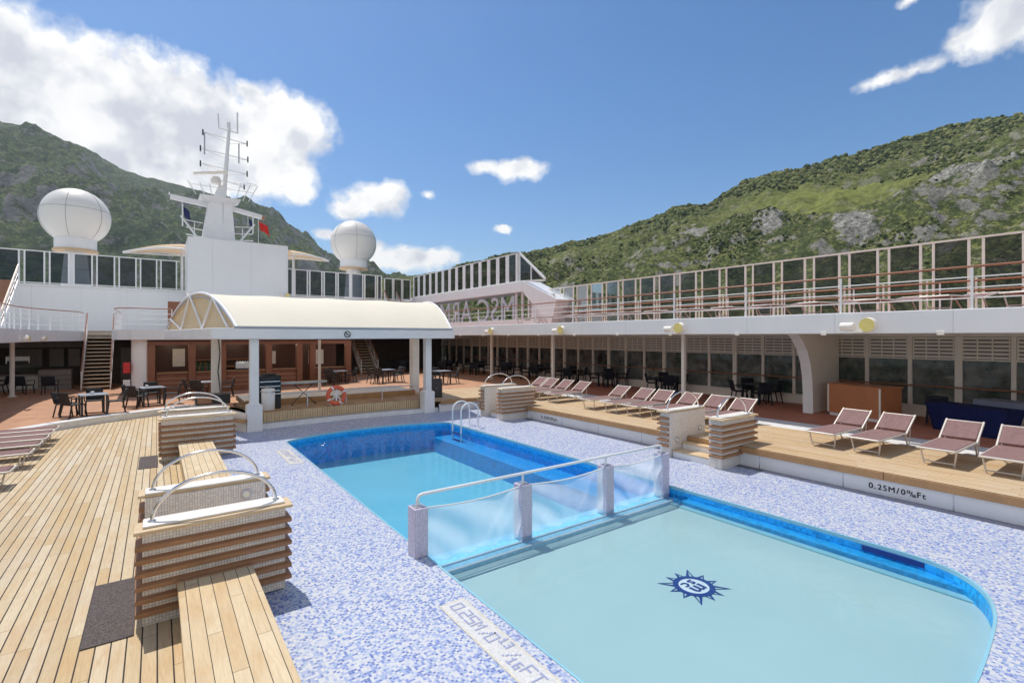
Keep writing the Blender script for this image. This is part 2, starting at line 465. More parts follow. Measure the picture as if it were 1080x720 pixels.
# ================================================================== SETTING
ZM = -.44      # mosaic round the pool
ZT = -.42      # timber deck on the left
ZB = -.20      # brown deck behind it
pool = [(3.05, 15.4), (3.6, 15.72), (4.2, 15.93), (5.15, 16.08), (6.15, 16.12), (7.3, 15.93), (8.0, 15.7), (8.4, 15.5),
        (8.53, 2.3), (8.49, 2.0), (8.36, 1.72), (8.06, 1.45), (7.6, 1.28), (7.12, 1.2), (5.8, 1.1), (4.5, 1.1), (3.7, 1.18), (3.3, 1.32), (3.1, 1.6), (3.05, 2.0)]
pool = [(3.05, 15.15)] + pool[:8] + [(8.41, 15.2), (8.525, 2.6)] + pool[8:] + [(3.05, 2.3)]
def chaikin(P):
    out = []
    for i in range(len(P)):
        a, c = Vector(P[i]), Vector(P[(i + 1) % len(P)]); L = (c - a).length; k = min(.25, .3 / L)
        out += [tuple(a.lerp(c, k)), tuple(a.lerp(c, 1 - k))]
    return out
pool = chaikin(chaikin(pool))
while pool[-1][1] > 8: pool.insert(0, pool.pop())
def inset(poly, d):
    n = len(poly); out = []
    A = sum(poly[i][0] * poly[(i + 1) % n][1] - poly[(i + 1) % n][0] * poly[i][1] for i in range(n))
    sg = 1 if A > 0 else -1
    for i in range(n):
        p = Vector(poly[i]); a = (p - Vector(poly[i - 1])).normalized(); b = (Vector(poly[(i + 1) % n]) - p).normalized()
        na = Vector((-a.y, a.x)) * sg; nb = Vector((-b.y, b.x)) * sg
        nn = (na + nb).normalized(); k = d / max(.4, nn.dot(na))
        out.append(tuple(p + nn * k))
    return out
b = MB(); b.prism([(.95, -4), (11.3, -4), (11.3, 19.5), (1.0, 21.6), (.95, 15)], None, ZM, holes=[inset(pool, -.03)])
surround = struct(b.build('pool_surround', 'mosaic', fix=False))
# coping, walls, floors
b = MB(); b.prism(inset(pool, -.03), None, ZM + .004, holes=[inset(pool, .0)])
n = len(pool); P0 = pool
for i in range(n):
    a, c = P0[i], P0[(i + 1) % n]
    b.quad((*a, ZM - .05), (*c, ZM - .05), (*c, ZM + .004), (*a, ZM + .004))
struct(b.build('pool_coping', 'rim_cyan', fix=False))
b = MB()
for i in range(n):
    a, c = P0[i], P0[(i + 1) % n]
    b.quad((*a, -1.6), (*c, -1.6), (*c, ZM - .05), (*a, ZM - .05))
struct(b.build('pool_wall', 'pool_blue', fix=False))
b = MB()
b.box(7.75, 8.52, 6.62, 15.3, -1.5, -.86)         # bench ledge under water, deep end

struct(b.build('pool_ledge', 'step_blue', bevel=.015))
b = MB(); b.box(3.0, 8.6, 6.5, 16.2, -1.5, -1.36); struct(b.build('deep_pool_floor', 'deep_floor'))
near = [p for p in pool if p[1] < 5]
b = MB(); b.prism([(3.0, .9), (8.6, .9), (8.6, 6.0), (3.0, 6.0)], -.9, -.70); struct(b.build('shallow_pool_floor', 'pool_floor'))
b = MB(); b.box(8.30, 8.56, 1.3, 6.0, -.9, -.60); struct(b.build('shallow_ledge', 'step_blue', bevel=.012))
b = MB(); b.box(8.17, 8.30, 1.3, 6.0, -.9, -.672); struct(b.build('shallow_step', 'rim_cyan', bevel=.012))
b = MB(); b.box(3.02, 8.55, 6.0, 6.62, -1.5, -.665); struct(b.build('divider_ledge', 'ledge_pale', bevel=.015))
b = MB(); b.box(3.05, 8.3, 6.0, 6.05, -.664, -.645); b.box(3.05, 8.3, 6.20, 6.24, -.664, -.645); struct(b.build('ledge_nosing', 'emblem_white', bevel=.006))
b = MB(); b.prism([p for p in pool if p[1] > 8] + [(8.47, 6.27), (3.05, 6.27)], None, -.575); struct(b.build('pool_water', 'pool_water', fix=False))
b = MB(); b.prism([(3.05, 6.265), (8.47, 6.265)] + [p for p in pool if p[1] < 5], None, -.58); struct(b.build('shallow_water', 'shallow_water', fix=False))
b = MB(); b.box(8.505, 8.528, 2.02, 2.85, -.57, ZM - .055); struct(b.build('overflow_slot', 'emblem_navy'))

# left timber deck
b = MB(); b.prism([(-14, -6), (.95, -6), (.95, 21.5), (1.2, 23.7), (0, 23.2), (-1.48, 22.35), (-3.67, 20.15), (-14, 9.8)], -.6, ZT)
struct(b.build('timber_deck', 'deck_wood'))
kerb = [(-14, 9.8), (-3.67, 20.15), (-2.6, 21.4), (-1.48, 22.35), (0, 23.2), (1.2, 23.75)]
b = MB()
for i in range(len(kerb) - 1):
    a, c = Vector(kerb[i]), Vector(kerb[i + 1]); d = (c - a).normalized(); q = Vector((-d.y, d.x)) * .42
    b.add([(*a, ZT - .1), (*c, ZT - .1), (*(c + q), ZT - .1), (*(a + q), ZT - .1), (*a, ZB + .015), (*c, ZB + .015), (*(c + q), ZB + .015), (*(a + q), ZB + .015)],
          [(0, 1, 5, 4), (4, 5, 6, 7)])
struct(b.build('deck_kerb', 'kerb_white', fix=False))
# brown deck: slopes gently up towards the starboard side
def zb(x): return ZB + (0 - ZB) * min(1, max(0, (x - 3) / 7))
b = MB()
edge = [(-16, 8.2), (-14, 10.1), (-3.67, 20.4), (-2.6, 21.6), (-1.48, 22.6), (0, 23.45), (1.2, 23.9), (2.4, 22.4), (3, 21.5), (5, 21.5), (8, 21.5), (10, 21.5), (14, 21.5), (22, 21.5)]
for i in range(len(edge) - 1):
    (x0, y0), (x1, y1) = edge[i], edge[i + 1]
    b.quad((x0, y0, zb(x0)), (x1, y1, zb(x1)), (x1, 50, zb(x1)), (x0, 50, zb(x0)))
struct(b.build('brown_deck', 'brown_floor', fix=False))
b = MB(); b.quad((14.2, -6, -.004), (22, -6, -.004), (22, 21.5, -.004), (14.2, 21.5, -.004)); struct(b.build('promenade_floor', 'prom_floor', fix=False))
b = MB(); b.quad((14.35, -6, .004), (15.75, -6, .004), (15.75, 21.2, .004), (14.35, 21.2, .004)); struct(b.build('gutter_strip', 'kerb_white', fix=False))
# right timber platform
PX = 11.22
b = MB(); b.prism([(PX, -6), (14.4, -6), (14.4, 21.4), (11.9, 21.4), (9.3, 21.4), (9.3, 18.4), (PX, 17.6)], -.10, .02)
plat = struct(b.build('timber_platform', 'platform_wood'))
b = MB()
ys = [-6, -3, .9, 3.4, 6.2, 8.15, 12.2, 14.55, 16.15, 17.6]
for i in range(len(ys) - 1): b.box(PX - .03, PX + .03, ys[i] + .004, ys[i + 1] - .004, -.13, .012)
b.box(9.3, PX, 17.7, 17.76, -.13, .012)
b.build('platform_fascia', 'fascia_wood', plat, bevel=.006)
b = MB()
y = -6.1
while y < 17.5:
    b.box(PX + .04, PX + .10, y + .006, y + 1.7 - .006, -.6, -.13); y += 1.7
b.box(9.3, PX, 17.80, 17.9, -.6, -.13)
b.build('platform_skirt', 'white_paint', plat, bevel=.01)
b = MB()
y = -6.1
while y < 17.5:
    b.tube([(PX + .045, y, -.44), (PX + .045, y, -.13)], .012, 6); y += 1.7
b.build('drain_pipe', 'steel', plat)
def marking(y0, nm):
    # reads 0.25M/0 13/16 Ft, towards the camera (direction -y), on the face that looks to -x
    b = MB(); x = 0
    def put(t, size, dz, gap):
        nonlocal x
        v, f = text_geo(t, size)
        w = max(p[0] for p in v) - min(p[0] for p in v); mn = min(p[0] for p in v)
        for q, (dx, dz2) in enumerate(((0, 0), (.007, 0), (.0035, .004))):
            b.add([(PX + .034 - q * .0004, y0 - (x + p[0] - mn + dx) * 1.0, -.338 + dz + dz2 + p[1]) for p in v], f)
        x += w + gap
    for ch, s, dz, g in (('0', .155, 0, .025), ('.', .155, 0, .035), ('2', .145, 0, .025), ('5', .145, 0, .03), ('M', .145, 0, .03), ('/', .15, 0, .03), ('0', .145, 0, .025),
                         ('1', .08, .045, .01), ('3', .08, .045, 0), ('/', .13, 0, .0), ('1', .08, -.01, .01), ('6', .08, -.01, .02), ('F', .145, 0, .02), ('t', .145, 0, 0)):
        put(ch, s, dz, g)
    b.build(nm, 'marker_black', plat, fix=False)
marking(3.66, 'depth_marking'); marking(13.72, 'depth_marking')

b = MB(); b.quad((PX - .20, -4, ZM + .004), (PX + .05, -4, ZM + .004), (PX + .05, 14.5, ZM + .004), (PX - .20, 14.5, ZM + .004)); struct(b.build('deck_gutter', 'gutter_tile', fix=False))
# sea and hull under everything
b = MB(); b.quad((-5500, -5500, -26), (5500, -5500, -26), (5500, 6500, -26), (-5500, 6500, -26)); struct(b.build('sea', 'sea', fix=False))
b = MB(); b.prism([(-12, -60), (21.6, -60), (21.6, 70), (5, 120), (-12, 70)], -27, -1.7); struct(b.build('ship_hull', 'hull'))
b = MB(); b.quad((-16, -60, -.62), (.95, -60, -.62), (.95, -4, -.62), (-16, -4, -.62)); b.quad((.95, -60, -.62), (22, -60, -.62), (22, -4, -.62), (.95, -4, -.62)); struct(b.build('aft_deck', 'deck_wood', fix=False))

# mosaic depth strips set in the pool surround (tile letters)
G57 = {'0': '01110 10001 10001 10001 10001 10001 01110', '.': '0 0 0 0 0 0 1', '2': '11111 00001 00001 11111 10000 10000 11111', '5': '11111 10000 10000 11111 00001 00001 11111',
       'M': '10001 11011 10101 10101 10001 10001 10001', '/': '000001 000010 000010 000100 001000 001000 010000', 'F': '11111 10000 10000 11110 10000 10000 10000', 'T': '11111 00100 00100 00100 00100 00100 00100',
       'O': '11111 10001 10001 10001 10001 10001 11111', '1s': '010 110 010 010 111', '3s': '111 001 011 001 111', '6s': '111 100 111 101 111'}
def mosaic_mark(y0, nm):
    T = .0225; x0 = 2.62
    b = MB(); z = ZM + .008
    L = 74 * T
    b.cur = 0; b.quad((x0 - .02, y0 + .05, z - .004), (x0 - .02, y0 - L, z - .004), (x0 + 11 * T, y0 - L, z - .004), (x0 + 11 * T, y0 + .05, z - .004))
    b.cur = 1
    for xa in (x0 - .045, x0 + 11 * T): b.quad((xa, y0 + .075, z - .004), (xa, y0 - L, z - .004), (xa + .025, y0 - L, z - .004), (xa + .025, y0 + .075, z - .004))
    b.quad((x0 - .02, y0 + .05, z - .004), (x0 + 11 * T, y0 + .05, z - .004), (x0 + 11 * T, y0 + .075, z - .004), (x0 - .02, y0 + .075, z - .004))
    b.cur = 2; c = 0
    for key, off in (('O', 0), ('.', 0), ('2', 0), ('5', 0), ('M', 0), ('/', 0), ('O', 0), ('1s', 4), ('3s', 4), ('/', 0), ('1s', -1), ('6s', -1), ('F', 0), ('T', 0)):
        rows = G57[key].split(); hgt = len(rows)
        for ri, row in enumerate(rows):
            for ci, ch in enumerate(row):
                if ch == '1':
                    xx = x0 + (2 + off + (hgt - 1 - ri)) * T; yy = y0 - (c + ci) * T
                    b.quad((xx, yy - T * .9, z), (xx + T * .9, yy - T * .9, z), (xx + T * .9, yy, z), (xx, yy, z))
        c += len(rows[0]) + (1 if key not in ('1s', '3s', '6s', '/') else 0) + (0 if key != '/' else -1)
        if key in ('1s',): c += 1
        if key in ('3s', '6s'): c += 1
    b.build(nm, ['cream_tile', 'yellow_tile', 'letter_tile'], surround, fix=False)
mosaic_mark(4.88, 'mosaic_marking'); mosaic_mark(14.2, 'mosaic_marking')

# sunburst emblem on the shallow floor
def emblem():
    cx, cy, z = 5.76, 3.84, -.6965
    root = thing('floor_emblem', 'navy sunburst emblem with round white centre and letters on the pale pool floor', 'emblem', (cx, cy, z))
    b = MB(); NS = 12
    def tri(p, q, r, zz): b.add([(*p, zz), (*q, zz), (*r, zz)], [(0, 1, 2)])
    pol = lambda r, a: (r * math.cos(a), r * math.sin(a))
    for k in range(NS):
        a = 2 * PI * k / NS + R(15 + 0)
        L = .53 if k % 3 == 1 else .43
        a += R(0)
        tip = pol(L, a); l = pol(.27, a - R(14)); r_ = pol(.27, a + R(14))
        # outlined ray: two dark edges and a dark half, leaving a pale sliver
        il = pol(.29, a - R(7.5)); ir = pol(.29, a + R(1.5)); it = pol(L * .86, a - R(.4))
        b.add([(*l, 0), (*tip, 0), (*it, 0), (*il, 0)], [(0, 3, 2, 1)])
        b.add([(*r_, 0), (*tip, 0), (*it, 0), (*ir, 0)], [(0, 1, 2, 3)])
        b.add([(*l, 0), (*il, 0), (*pol(.25, a), 0)], [(0, 1, 2)]); b.add([(*ir, 0), (*r_, 0), (*pol(.25, a), 0)], [(0, 1, 2)])
    b.build('ray_ring', 'emblem_navy', root, fix=False)
    b = MB(); K = 48
    for k in range(K):
        a0, a1 = 2 * PI * k / K, 2 * PI * (k + 1) / K
        b.quad((*pol(.215, a0), .002), (*pol(.295, a0), .002), (*pol(.295, a1), .002), (*pol(.215, a1), .002))
    b.build('dark_ring', 'emblem_navy', root, fix=False)
    b = MB(); b.add([(*pol(.218, 2 * PI * k / K), .001) for k in range(K)], [tuple(range(K))]); b.build('white_disc', 'emblem_white', root, fix=False)
    b = MB()
    ang = R(180)
    def put(t, size, ox, oy, sx=1., bold=0):
        v, f = text_geo(t, size)
        mx = (min(p[0] for p in v) + max(p[0] for p in v)) / 2; my = (min(p[1] for p in v) + max(p[1] for p in v)) / 2
        for dx, dy in ((0, 0), (bold, 0), (-bold, 0), (0, bold)) if bold else ((0, 0),):
            k = .0005 * (1 + abs(dx) * 10 + dy * 20)
            out = []
            for p in v:
                x, y = (p[0] - mx) * sx + ox + dx, p[1] - my + oy + dy
                out.append((x * math.cos(ang) - y * math.sin(ang), x * math.sin(ang) + y * math.cos(ang), .003 + k))
            b.add(out, f)
    put('m', .33, 0, .065, 1.0, .011); put('s', .25, -.07, -.095, 1.1, .009); put('c', .25, .07, -.095, 1.1, .009)
    b.build('lettering', 'emblem_navy', root, fix=False)
emblem()
bpy.data.objects['floor_emblem'].scale = (.9, .9, 1)

# ================================================================== STEP STATIONS
def step_wall(label, x0, x1, y0, y1, zbot, ztop, slat_side, end_only=False, zmax_slats=6, lampx=(), side=1, zs0=.41, slatmat='slat_wood'):
    """slat_side: -1 the slats are on the -y face, +1 on the +y face; both ends carry them too"""
    t = thing('step_wall', label, 'step wall', ((x0 + x1) / 2, (y0 + y1) / 2, zbot), 0, 'tiled walls flanking the deck steps')
    b = MB(); b.box(x0, x1, y0, y1, zbot, ztop - .05); b.build('tiled_body', 'white_tile', t, True)
    P = .062
    for k in range(6):
        z = zs0 - .1365 * k
        if z < zbot + .03: continue
        b = MB()
        lo, hi = z - .027, z + .027
        # profile: thick root, thin slightly drooping nose; mitred U in plan
        if slat_side < 0: pl_in = [(x0, y1 - .03), (x0, y0), (x1, y0), (x1, y1 - .03)]; pl_out = [(x0 - P, y1 - .03), (x0 - P, y0 - P), (x1 + P, y0 - P), (x1 + P, y1 - .03)]
        else: pl_in = [(x0, y0 + .03), (x0, y1), (x1, y1), (x1, y0 + .03)]; pl_out = [(x0 - P, y0 + .03), (x0 - P, y1 + P), (x1 + P, y1 + P), (x1 + P, y0 + .03)]
        for i in range(3):
            a, c = pl_in[i], pl_in[i + 1]; ao, co = pl_out[i], pl_out[i + 1]
            b.add([(*a, lo - .012), (*c, lo - .012), (*co, lo - .004), (*ao, lo - .004), (*a, hi + .006), (*c, hi + .006), (*co, hi - .012), (*ao, hi - .012)],
                  [(3, 2, 1, 0), (4, 5, 6, 7), (0, 1, 5, 4), (1, 2, 6, 5), (2, 3, 7, 6), (3, 0, 4, 7)])
        b.build('slat', slatmat, t, True, bevel=.006)
    b = MB()
    e0 = y0 - (P + .01 if slat_side < 0 else -.03); e1 = y1 + (P + .01 if slat_side > 0 else -.03)
    b.box(x0 - P - .01, x1 + P + .01, e0, e1, ztop - .05, ztop - .012); b.build('cap_trim', 'pale_wood', t, True, bevel=.008)
    b = MB(); b.box(x0, x1, y0 + .01, y1 - .01, ztop - .011, ztop + .016); b.build('cap', 'cap_stone', t, True, bevel=.012)
    ym = (y0 + y1) / 2
    b = MB(); pts = arc(None, (x0 + .08, ym, ztop + .01), (x1 - .08, ym, ztop + .01), .43, 22); b.tube(pts, .019, 10)
    h = b.build('handrail', 'chrome', t, True)
    b = MB()
    for xx in (x0 + .08, x1 - .08): b.lathe([(.038, 0), (.038, .012), (.026, .018)], 16, (xx, ym, ztop + .014))
    b.build('foot_flange', 'chrome', h, True)
    yf = y1 if slat_side < 0 else y0; sgn = 1 if slat_side < 0 else -1
    for lx, lz in lampx:
        b = MB()
        ring = [(lx + .055 * math.cos(2 * PI * k / 20), yf + sgn * .012, lz + .055 * math.sin(2 * PI * k / 20)) for k in range(20)]
        b.tube(ring, .014, 8, True)
        l = b.build('step_lamp', 'steel', t, True)
        b = MB(); b.add([(lx + .05 * math.cos(2 * PI * k / 20), yf + sgn * .014, lz + .05 * math.sin(2 * PI * k / 20)) for k in range(20)], [tuple(range(20))[::-sgn]]); b.build('lens', 'lens_white', l, True, fix=False)
    return t
step_wall('nearest tiled step wall with brown slats and a steel hoop, at the end of the near bench', -.12, 1.26, 6.40, 6.70, ZT, .60, -1, lampx=())
step_wall('tiled step wall with a steel hoop right behind the nearest slatted wall, plain face towards it', -.12, 1.26, 7.74, 8.04, ZT, .60, 1, lampx=((1.02, .40),))
step_wall('slatted step wall with a steel hoop at the far end of the second bench', .10, 1.62, 14.62, 14.92, ZT, .62, -1)
step_wall('hindmost slatted step wall on the left, its hoop overlapping the one before it', .10, 1.62, 15.95, 16.25, ZT, .62, 1)
step_wall('white step wall with two round lamps left of the steps, nearest on the right', 10.48, 12.0, 7.66, 7.96, ZM, .72, 1, lampx=((10.75, -.02), (11.75, .18)), zs0=.53)
step_wall('slatted step wall right of the nearest steps by the right platform', 10.46, 11.9, 6.26, 6.58, ZM, .72, -1, zs0=.53)
step_wall('white step wall with one round lamp beside the pool ladder', 10.12, 11.6, 15.72, 16.02, ZM, .72, 1, lampx=((10.4, -.05),), zs0=.53)
step_wall('slatted step wall near the far end of the right platform, beside the pool ladder', 10.12, 11.6, 14.55, 14.87, ZM, .72, -1, zs0=.53)

def steps(label, x0, x1, y0, y1, heights, xs, zbot):
    t = thing('step_flight', label, 'steps', ((x0 + x1) / 2, (y0 + y1) / 2, zbot), 0, 'short flights of steps to the pool')
    for (a, c), z in zip(xs, heights):
        b = MB(); b.box(a + .02, c, y0, y1, zbot, z - .04); b.build('riser', 'white_paint', t, True, bevel=.008)
        b = MB(); b.box(a, c, y0 + .003, y1 - .003, z - .038, z); b.build('tread', 'pale_wood', t, True, bevel=.006)
steps('two pale wooden steps between the step walls nearest on the right', 10.6, 11.2, 6.6, 7.65, (-.26, -.10), ((10.56, 10.95), (10.955, 11.17)), ZM)
steps('two pale wooden steps between the step walls beside the pool ladder', 10.3, 11.2, 14.9, 15.7, (-.26, -.10), ((10.35, 10.8), (10.805, 11.17)), ZM)
steps('wooden steps over the kerb between the two nearest step walls on the left', .2, 1.2, 6.75, 7.7, (-.2, -.02), ((.75, 1.2), (.2, .745)), ZT)
steps('wooden steps over the kerb between the two far step walls on the left', .4, 1.5, 14.97, 15.9, (-.2, -.02), ((1.0, 1.5), (.4, .995)), ZT)

def bench(label, x0, x1, y0, y1):
    t = thing('deck_bench', label, 'bench', ((x0 + x1) / 2, (y0 + y1) / 2, ZT), 0, 'long planked benches along the pool')
    b = MB(); b.box(x0, x1, y0, y1, -.045, 0.0); b.build('seat', 'bench_wood', t, True, bevel=.01)
    b = MB(); b.box(x0 + .02, x1 - .03, y0 + .02, y1 - .02, ZM, -.047); b.build('base', 'bench_wood', t, True)
    b = MB(); b.box(x0 - .004, x1 + .004, y1 + .002, y1 + .06, -.045, .006); b.build('end_board', 'slat_wood', t, True, bevel=.006)
bench('pale planked bench in the foreground, running out of the photo towards the camera', .178, .889, .2, 6.27)
bench('pale planked bench between the second and third slatted step walls', .425, 1.135, 8.12, 14.49)

for lbl, pts in (('dark brown doormat on the planks beside the nearest step wall', [(-.86, 6.25), (-.56, 7.75), (-.185, 7.75), (-.185, 6.25)]),
                 ('small dark doormat on the planks beside the farther slatted wall', [(-.38, 14.0), (-.22, 15.4), (.03, 15.4), (.03, 14.0)])):
    xs = [p[0] for p in pts]; xa = sum(xs) / 4; ya = sum(p[1] for p in pts) / 4
    b = MB(); x0 = -.60 if xa < -.3 else -.34
    b.box(x0, max(xs), pts[0][1], pts[1][1], ZT + .001, ZT + .014)
    tag(b.build('doormat', 'doormat', bevel=.005), lbl, 'doormat')

# ================================================================== POOL FITTINGS
def divider():
    t = thing('pool_divider', 'low divider of tiled posts, white handrail and clear film across the pool', 'pool divider', (5.7, 6.3, ZM))
    px = [(2.86, 3.06, ZM), (4.70, 4.90, -.66), (6.62, 6.82, -.66), (8.26, 8.46, -.66)]
    for x0, x1, zb_ in px:
        b = MB(); b.box(x0, x1, 6.2, 6.44, zb_, .23); p = b.build('post', 'post_tile', t, True, bevel=.008)
        b = MB(); b.box(x0 + .03, x1 - .03, 6.25, 6.39, .231, .245); b.build('post_plate', 'steel', p, True, bevel=.004)
    b = MB()
    pts = [(2.95, 6.32, .24), (2.955, 6.32, .33), (2.975, 6.32, .375), (3.03, 6.32, .39)] + [(x, 6.32, .39) for x in (4.0, 5, 6, 7)] + [(8.28, 6.32, .39), (8.335, 6.32, .375), (8.355, 6.32, .33), (8.36, 6.32, .24)]
    b.tube(pts, .024, 10)
    for x in (4.8, 6.72): b.tube([(x, 6.32, .24), (x, 6.32, .38)], .018, 8)
    b.build('handrail', 'white_paint', t, True)
    for i in range(3):
        x0, x1 = px[i][1] + .01, px[i + 1][0] - .01
        b = MB(); nx, nz = 44, 22; vs = []
        for j in range(nz + 1):
            for k in range(nx + 1):
                u = k / nx; w = j / nz
                sag = .05 * math.sin(PI * u) * (w) ** 2
                fold = .040 * math.sin(9 * u + 5 * w * (1 + i * .3) + i) * math.sin(PI * w) + .026 * math.sin(23 * (u - .5) * (1.2 - w) + 3 * w + i * 2) * (1 - .5 * w)
                fold += .02 * math.exp(-((u - .92 + .3 * (1 - w)) / .05) ** 2)
                vs.append((x0 + (x1 - x0) * u, 6.27 + fold, -.60 + (.20 + .60 - sag) * w))
        fs = [(j * (nx + 1) + k, j * (nx + 1) + k + 1, (j + 1) * (nx + 1) + k + 1, (j + 1) * (nx + 1) + k) for j in range(nz) for k in range(nx)]
        b.add(vs, fs, True); f = b.build('film_panel', 'net_film', t, True, fix=False)
        b = MB(); b.tube([(x0 + (x1 - x0) * k / 12, 6.27, .205 - .05 * math.sin(PI * k / 12)) for k in range(13)], .012, 6); b.build('hem', 'white_paint', f, True)
divider()
def ladder():
    t = thing('pool_ladder', 'white tube ladder with two hoops at the far right corner of the pool', 'pool ladder', (8.4, 14.3, ZM))
    for yy in (14.05, 14.62):
        b = MB()
        pts = [(8.78, yy, ZM), (8.78, yy, .12)] + [(8.45 + .33 * math.cos(a), yy, .12 + .28 * math.sin(a)) for a in [R(x) for x in range(20, 161, 20)]] + [(8.12, yy, .12), (8.12, yy, -1.1)]
        b.tube(pts, .026, 10); b.build('side_rail', 'white_paint', t, True)
    for z in (-.62, -.85, -1.05):
        b = MB(); b.box(8.06, 8.2, 14.06, 14.61, z - .02, z); b.build('rung', 'emblem_navy', t, True, bevel=.006)
ladder()

# ================================================================== FURNITURE PROTOTYPES
def tubepart(nm, mat_, t, pts, r, n=8):
    b = MB(); b.tube(pts, r, n); return b.build(nm, mat_, t)
def make_lounger(back=True, label=''):
    # long axis +x (head), origin at the middle of the foot end, on the floor
    t = thing('sun_lounger', label, 'sun lounger')
    W = .30; L = 1.56; H = .34
    b = MB()
    for s in (-1, 1): b.tube([(0, s * W, H), (L, s * W, H)], .022, 8)
    b.tube([(0, -W, H), (0, W, H)], .022, 8); b.tube([(L - .02, -W, H), (L - .02, W, H)], .018, 8)
    b.build('frame', 'alu_frame', t)
    for s in (-1, 1):
        tubepart('leg', 'alu_frame', t, [(.20, s * .235, 0), (.14, s * .285, H)], .017)
        tubepart('leg', 'alu_frame', t, [(L + .22, s * .25, 0), (L - .1, s * .285, H)], .017)
    tubepart('stretcher', 'alu_frame', t, [(.19, -.24, .06), (.19, .24, .06)], .014)
    def sling(x0, z0, x1, z1, W_, sag, folds):
        b = MB(); nx, ny = 14, 12; vs = []
        for i in range(nx + 1):
            for j in range(ny + 1):
                u = i / nx; w = j / ny
                d = -sag * math.sin(PI * u) * math.sin(PI * w) + folds * math.sin(17 * w + 2 * u) * math.sin(PI * u)
                dx, dz = x1 - x0, z1 - z0; l = math.hypot(dx, dz)
                vs.append((x0 + dx * u - dz / l * d * -1 * -1, -W_ + 2 * W_ * w, z0 + dz * u + dx / l * d))
        fs = [(i * (ny + 1) + j, i * (ny + 1) + j + 1, (i + 1) * (ny + 1) + j + 1, (i + 1) * (ny + 1) + j) for i in range(nx) for j in range(ny)]
        b.add(vs, fs, True); return b
    o = sling(.03, H + .012, L - .04, H + .012, W - .01, .02, .002).build('seat_sling', 'mauve_fabric', t, fix=False)
    md = o.modifiers.new('Solidify', 'SOLIDIFY'); md.thickness = .012
    if back:
        hx, hz, tx, tz = L - .02, H + .03, L + .46, H + .36
    else:
        hx, hz, tx, tz = L - .02, H + .02, L + .53, H + .14
    dx, dz = tx - hx, tz - hz
    for s in (-1, 1):
        b = MB(); b.bar((hx - dx * .22, s * (W + .01), hz - dz * .22), (tx + dx * .06, s * (W + .01), tz + dz * .06), .035, .04); b.build('back_rail', 'alu_frame', t, bevel=.008)
    tubepart('back_bar', 'alu_frame', t, [(tx, -W, tz), (tx, W, tz)], .018)
    o = sling(hx + dx * .06, hz + dz * .06, tx, tz, W - .01, .02, .006).build('back_sling', 'mauve_fabric', t, fix=False)
    md = o.modifiers.new('Solidify', 'SOLIDIFY'); md.thickness = .012
    if back:
        for s in (-1, 1): tubepart('back_prop', 'alu_frame', t, [(hx + dx * .55, s * (W - .01), hz + dz * .5), (L + .22, s * .27, .02)], .011)
    return t
lg = make_lounger(True, '')
near_y = [5.05, 4.19, 2.94, 2.0]
grp = 'mauve sun loungers on the right platform'
first = True
def lounger(x, y, rz, label, group):
    global first
    if first:
        lg.location = (x, y, .02); lg.rotation_euler = (0, 0, rz); lg['label'] = label; lg['group'] = group; first = False
        return lg
    return dup(lg, (x, y, .02), rz, label, group)
NL = ['mauve lounger in front of the wooden cabinet, leftmost of the near four', 'second of the near four loungers, between cabinet and blue table',
      'mauve lounger in front of the blue clothed table', 'mauve lounger cut off by the right edge of the photo']
for y, l in zip(near_y, NL): lounger(12.53 + rng.uniform(-.03, .03), y, rng.uniform(-.05, .05), l, grp)
for k, y in enumerate((12.6, 11.57, 10.62)):
    lounger(12.45 + rng.uniform(-.08, .08), y, rng.uniform(-.07, .07), f'mauve lounger in the middle row, {["leftmost, with empty planks to its left", "second from the left", "third from the left"][k]}', grp)
for k, y in enumerate((9.72, 8.75, 7.85)):
    lounger(12.5, y, rng.uniform(-.03, .03), f'mauve lounger behind the nearest right step walls, {["leftmost", "middle", "rightmost"][k]} of three', grp)
for k, y in enumerate((17.4, 16.7, 15.75, 14.68)):
    lounger(12.45, y, rng.uniform(-.03, .03), f'mauve lounger by the far slatted wall, {ordinal(k)} of four from the left', grp)

lf = make_lounger(False, '')
flat_used = False
def flat(x, y, z, rz, label, group):
    global flat_used
    if not flat_used:
        lf.location = (x, y, z); lf.rotation_euler = (0, 0, rz); lf['label'] = label; lf['group'] = group; flat_used = True; return lf
    return dup(lf, (x, y, z), rz, label, group)
for k, y in enumerate((19.55, 18.75, 17.9, 17.0, 15.9, 14.0, 12.4)):
    flat(-2.36, y, ZT, PI, f'flat mauve lounger at the left photo edge, {ordinal(k)} from the far kerb', 'flat loungers along the left edge')
yy = 2.2
for k in range(14):
    flat(15.3, yy, 3.24, R(-14), f'flat lounger behind the upper railing, {ordinal(k)} from the right edge of the photo', 'flat loungers on the upper deck'); yy += 1.42

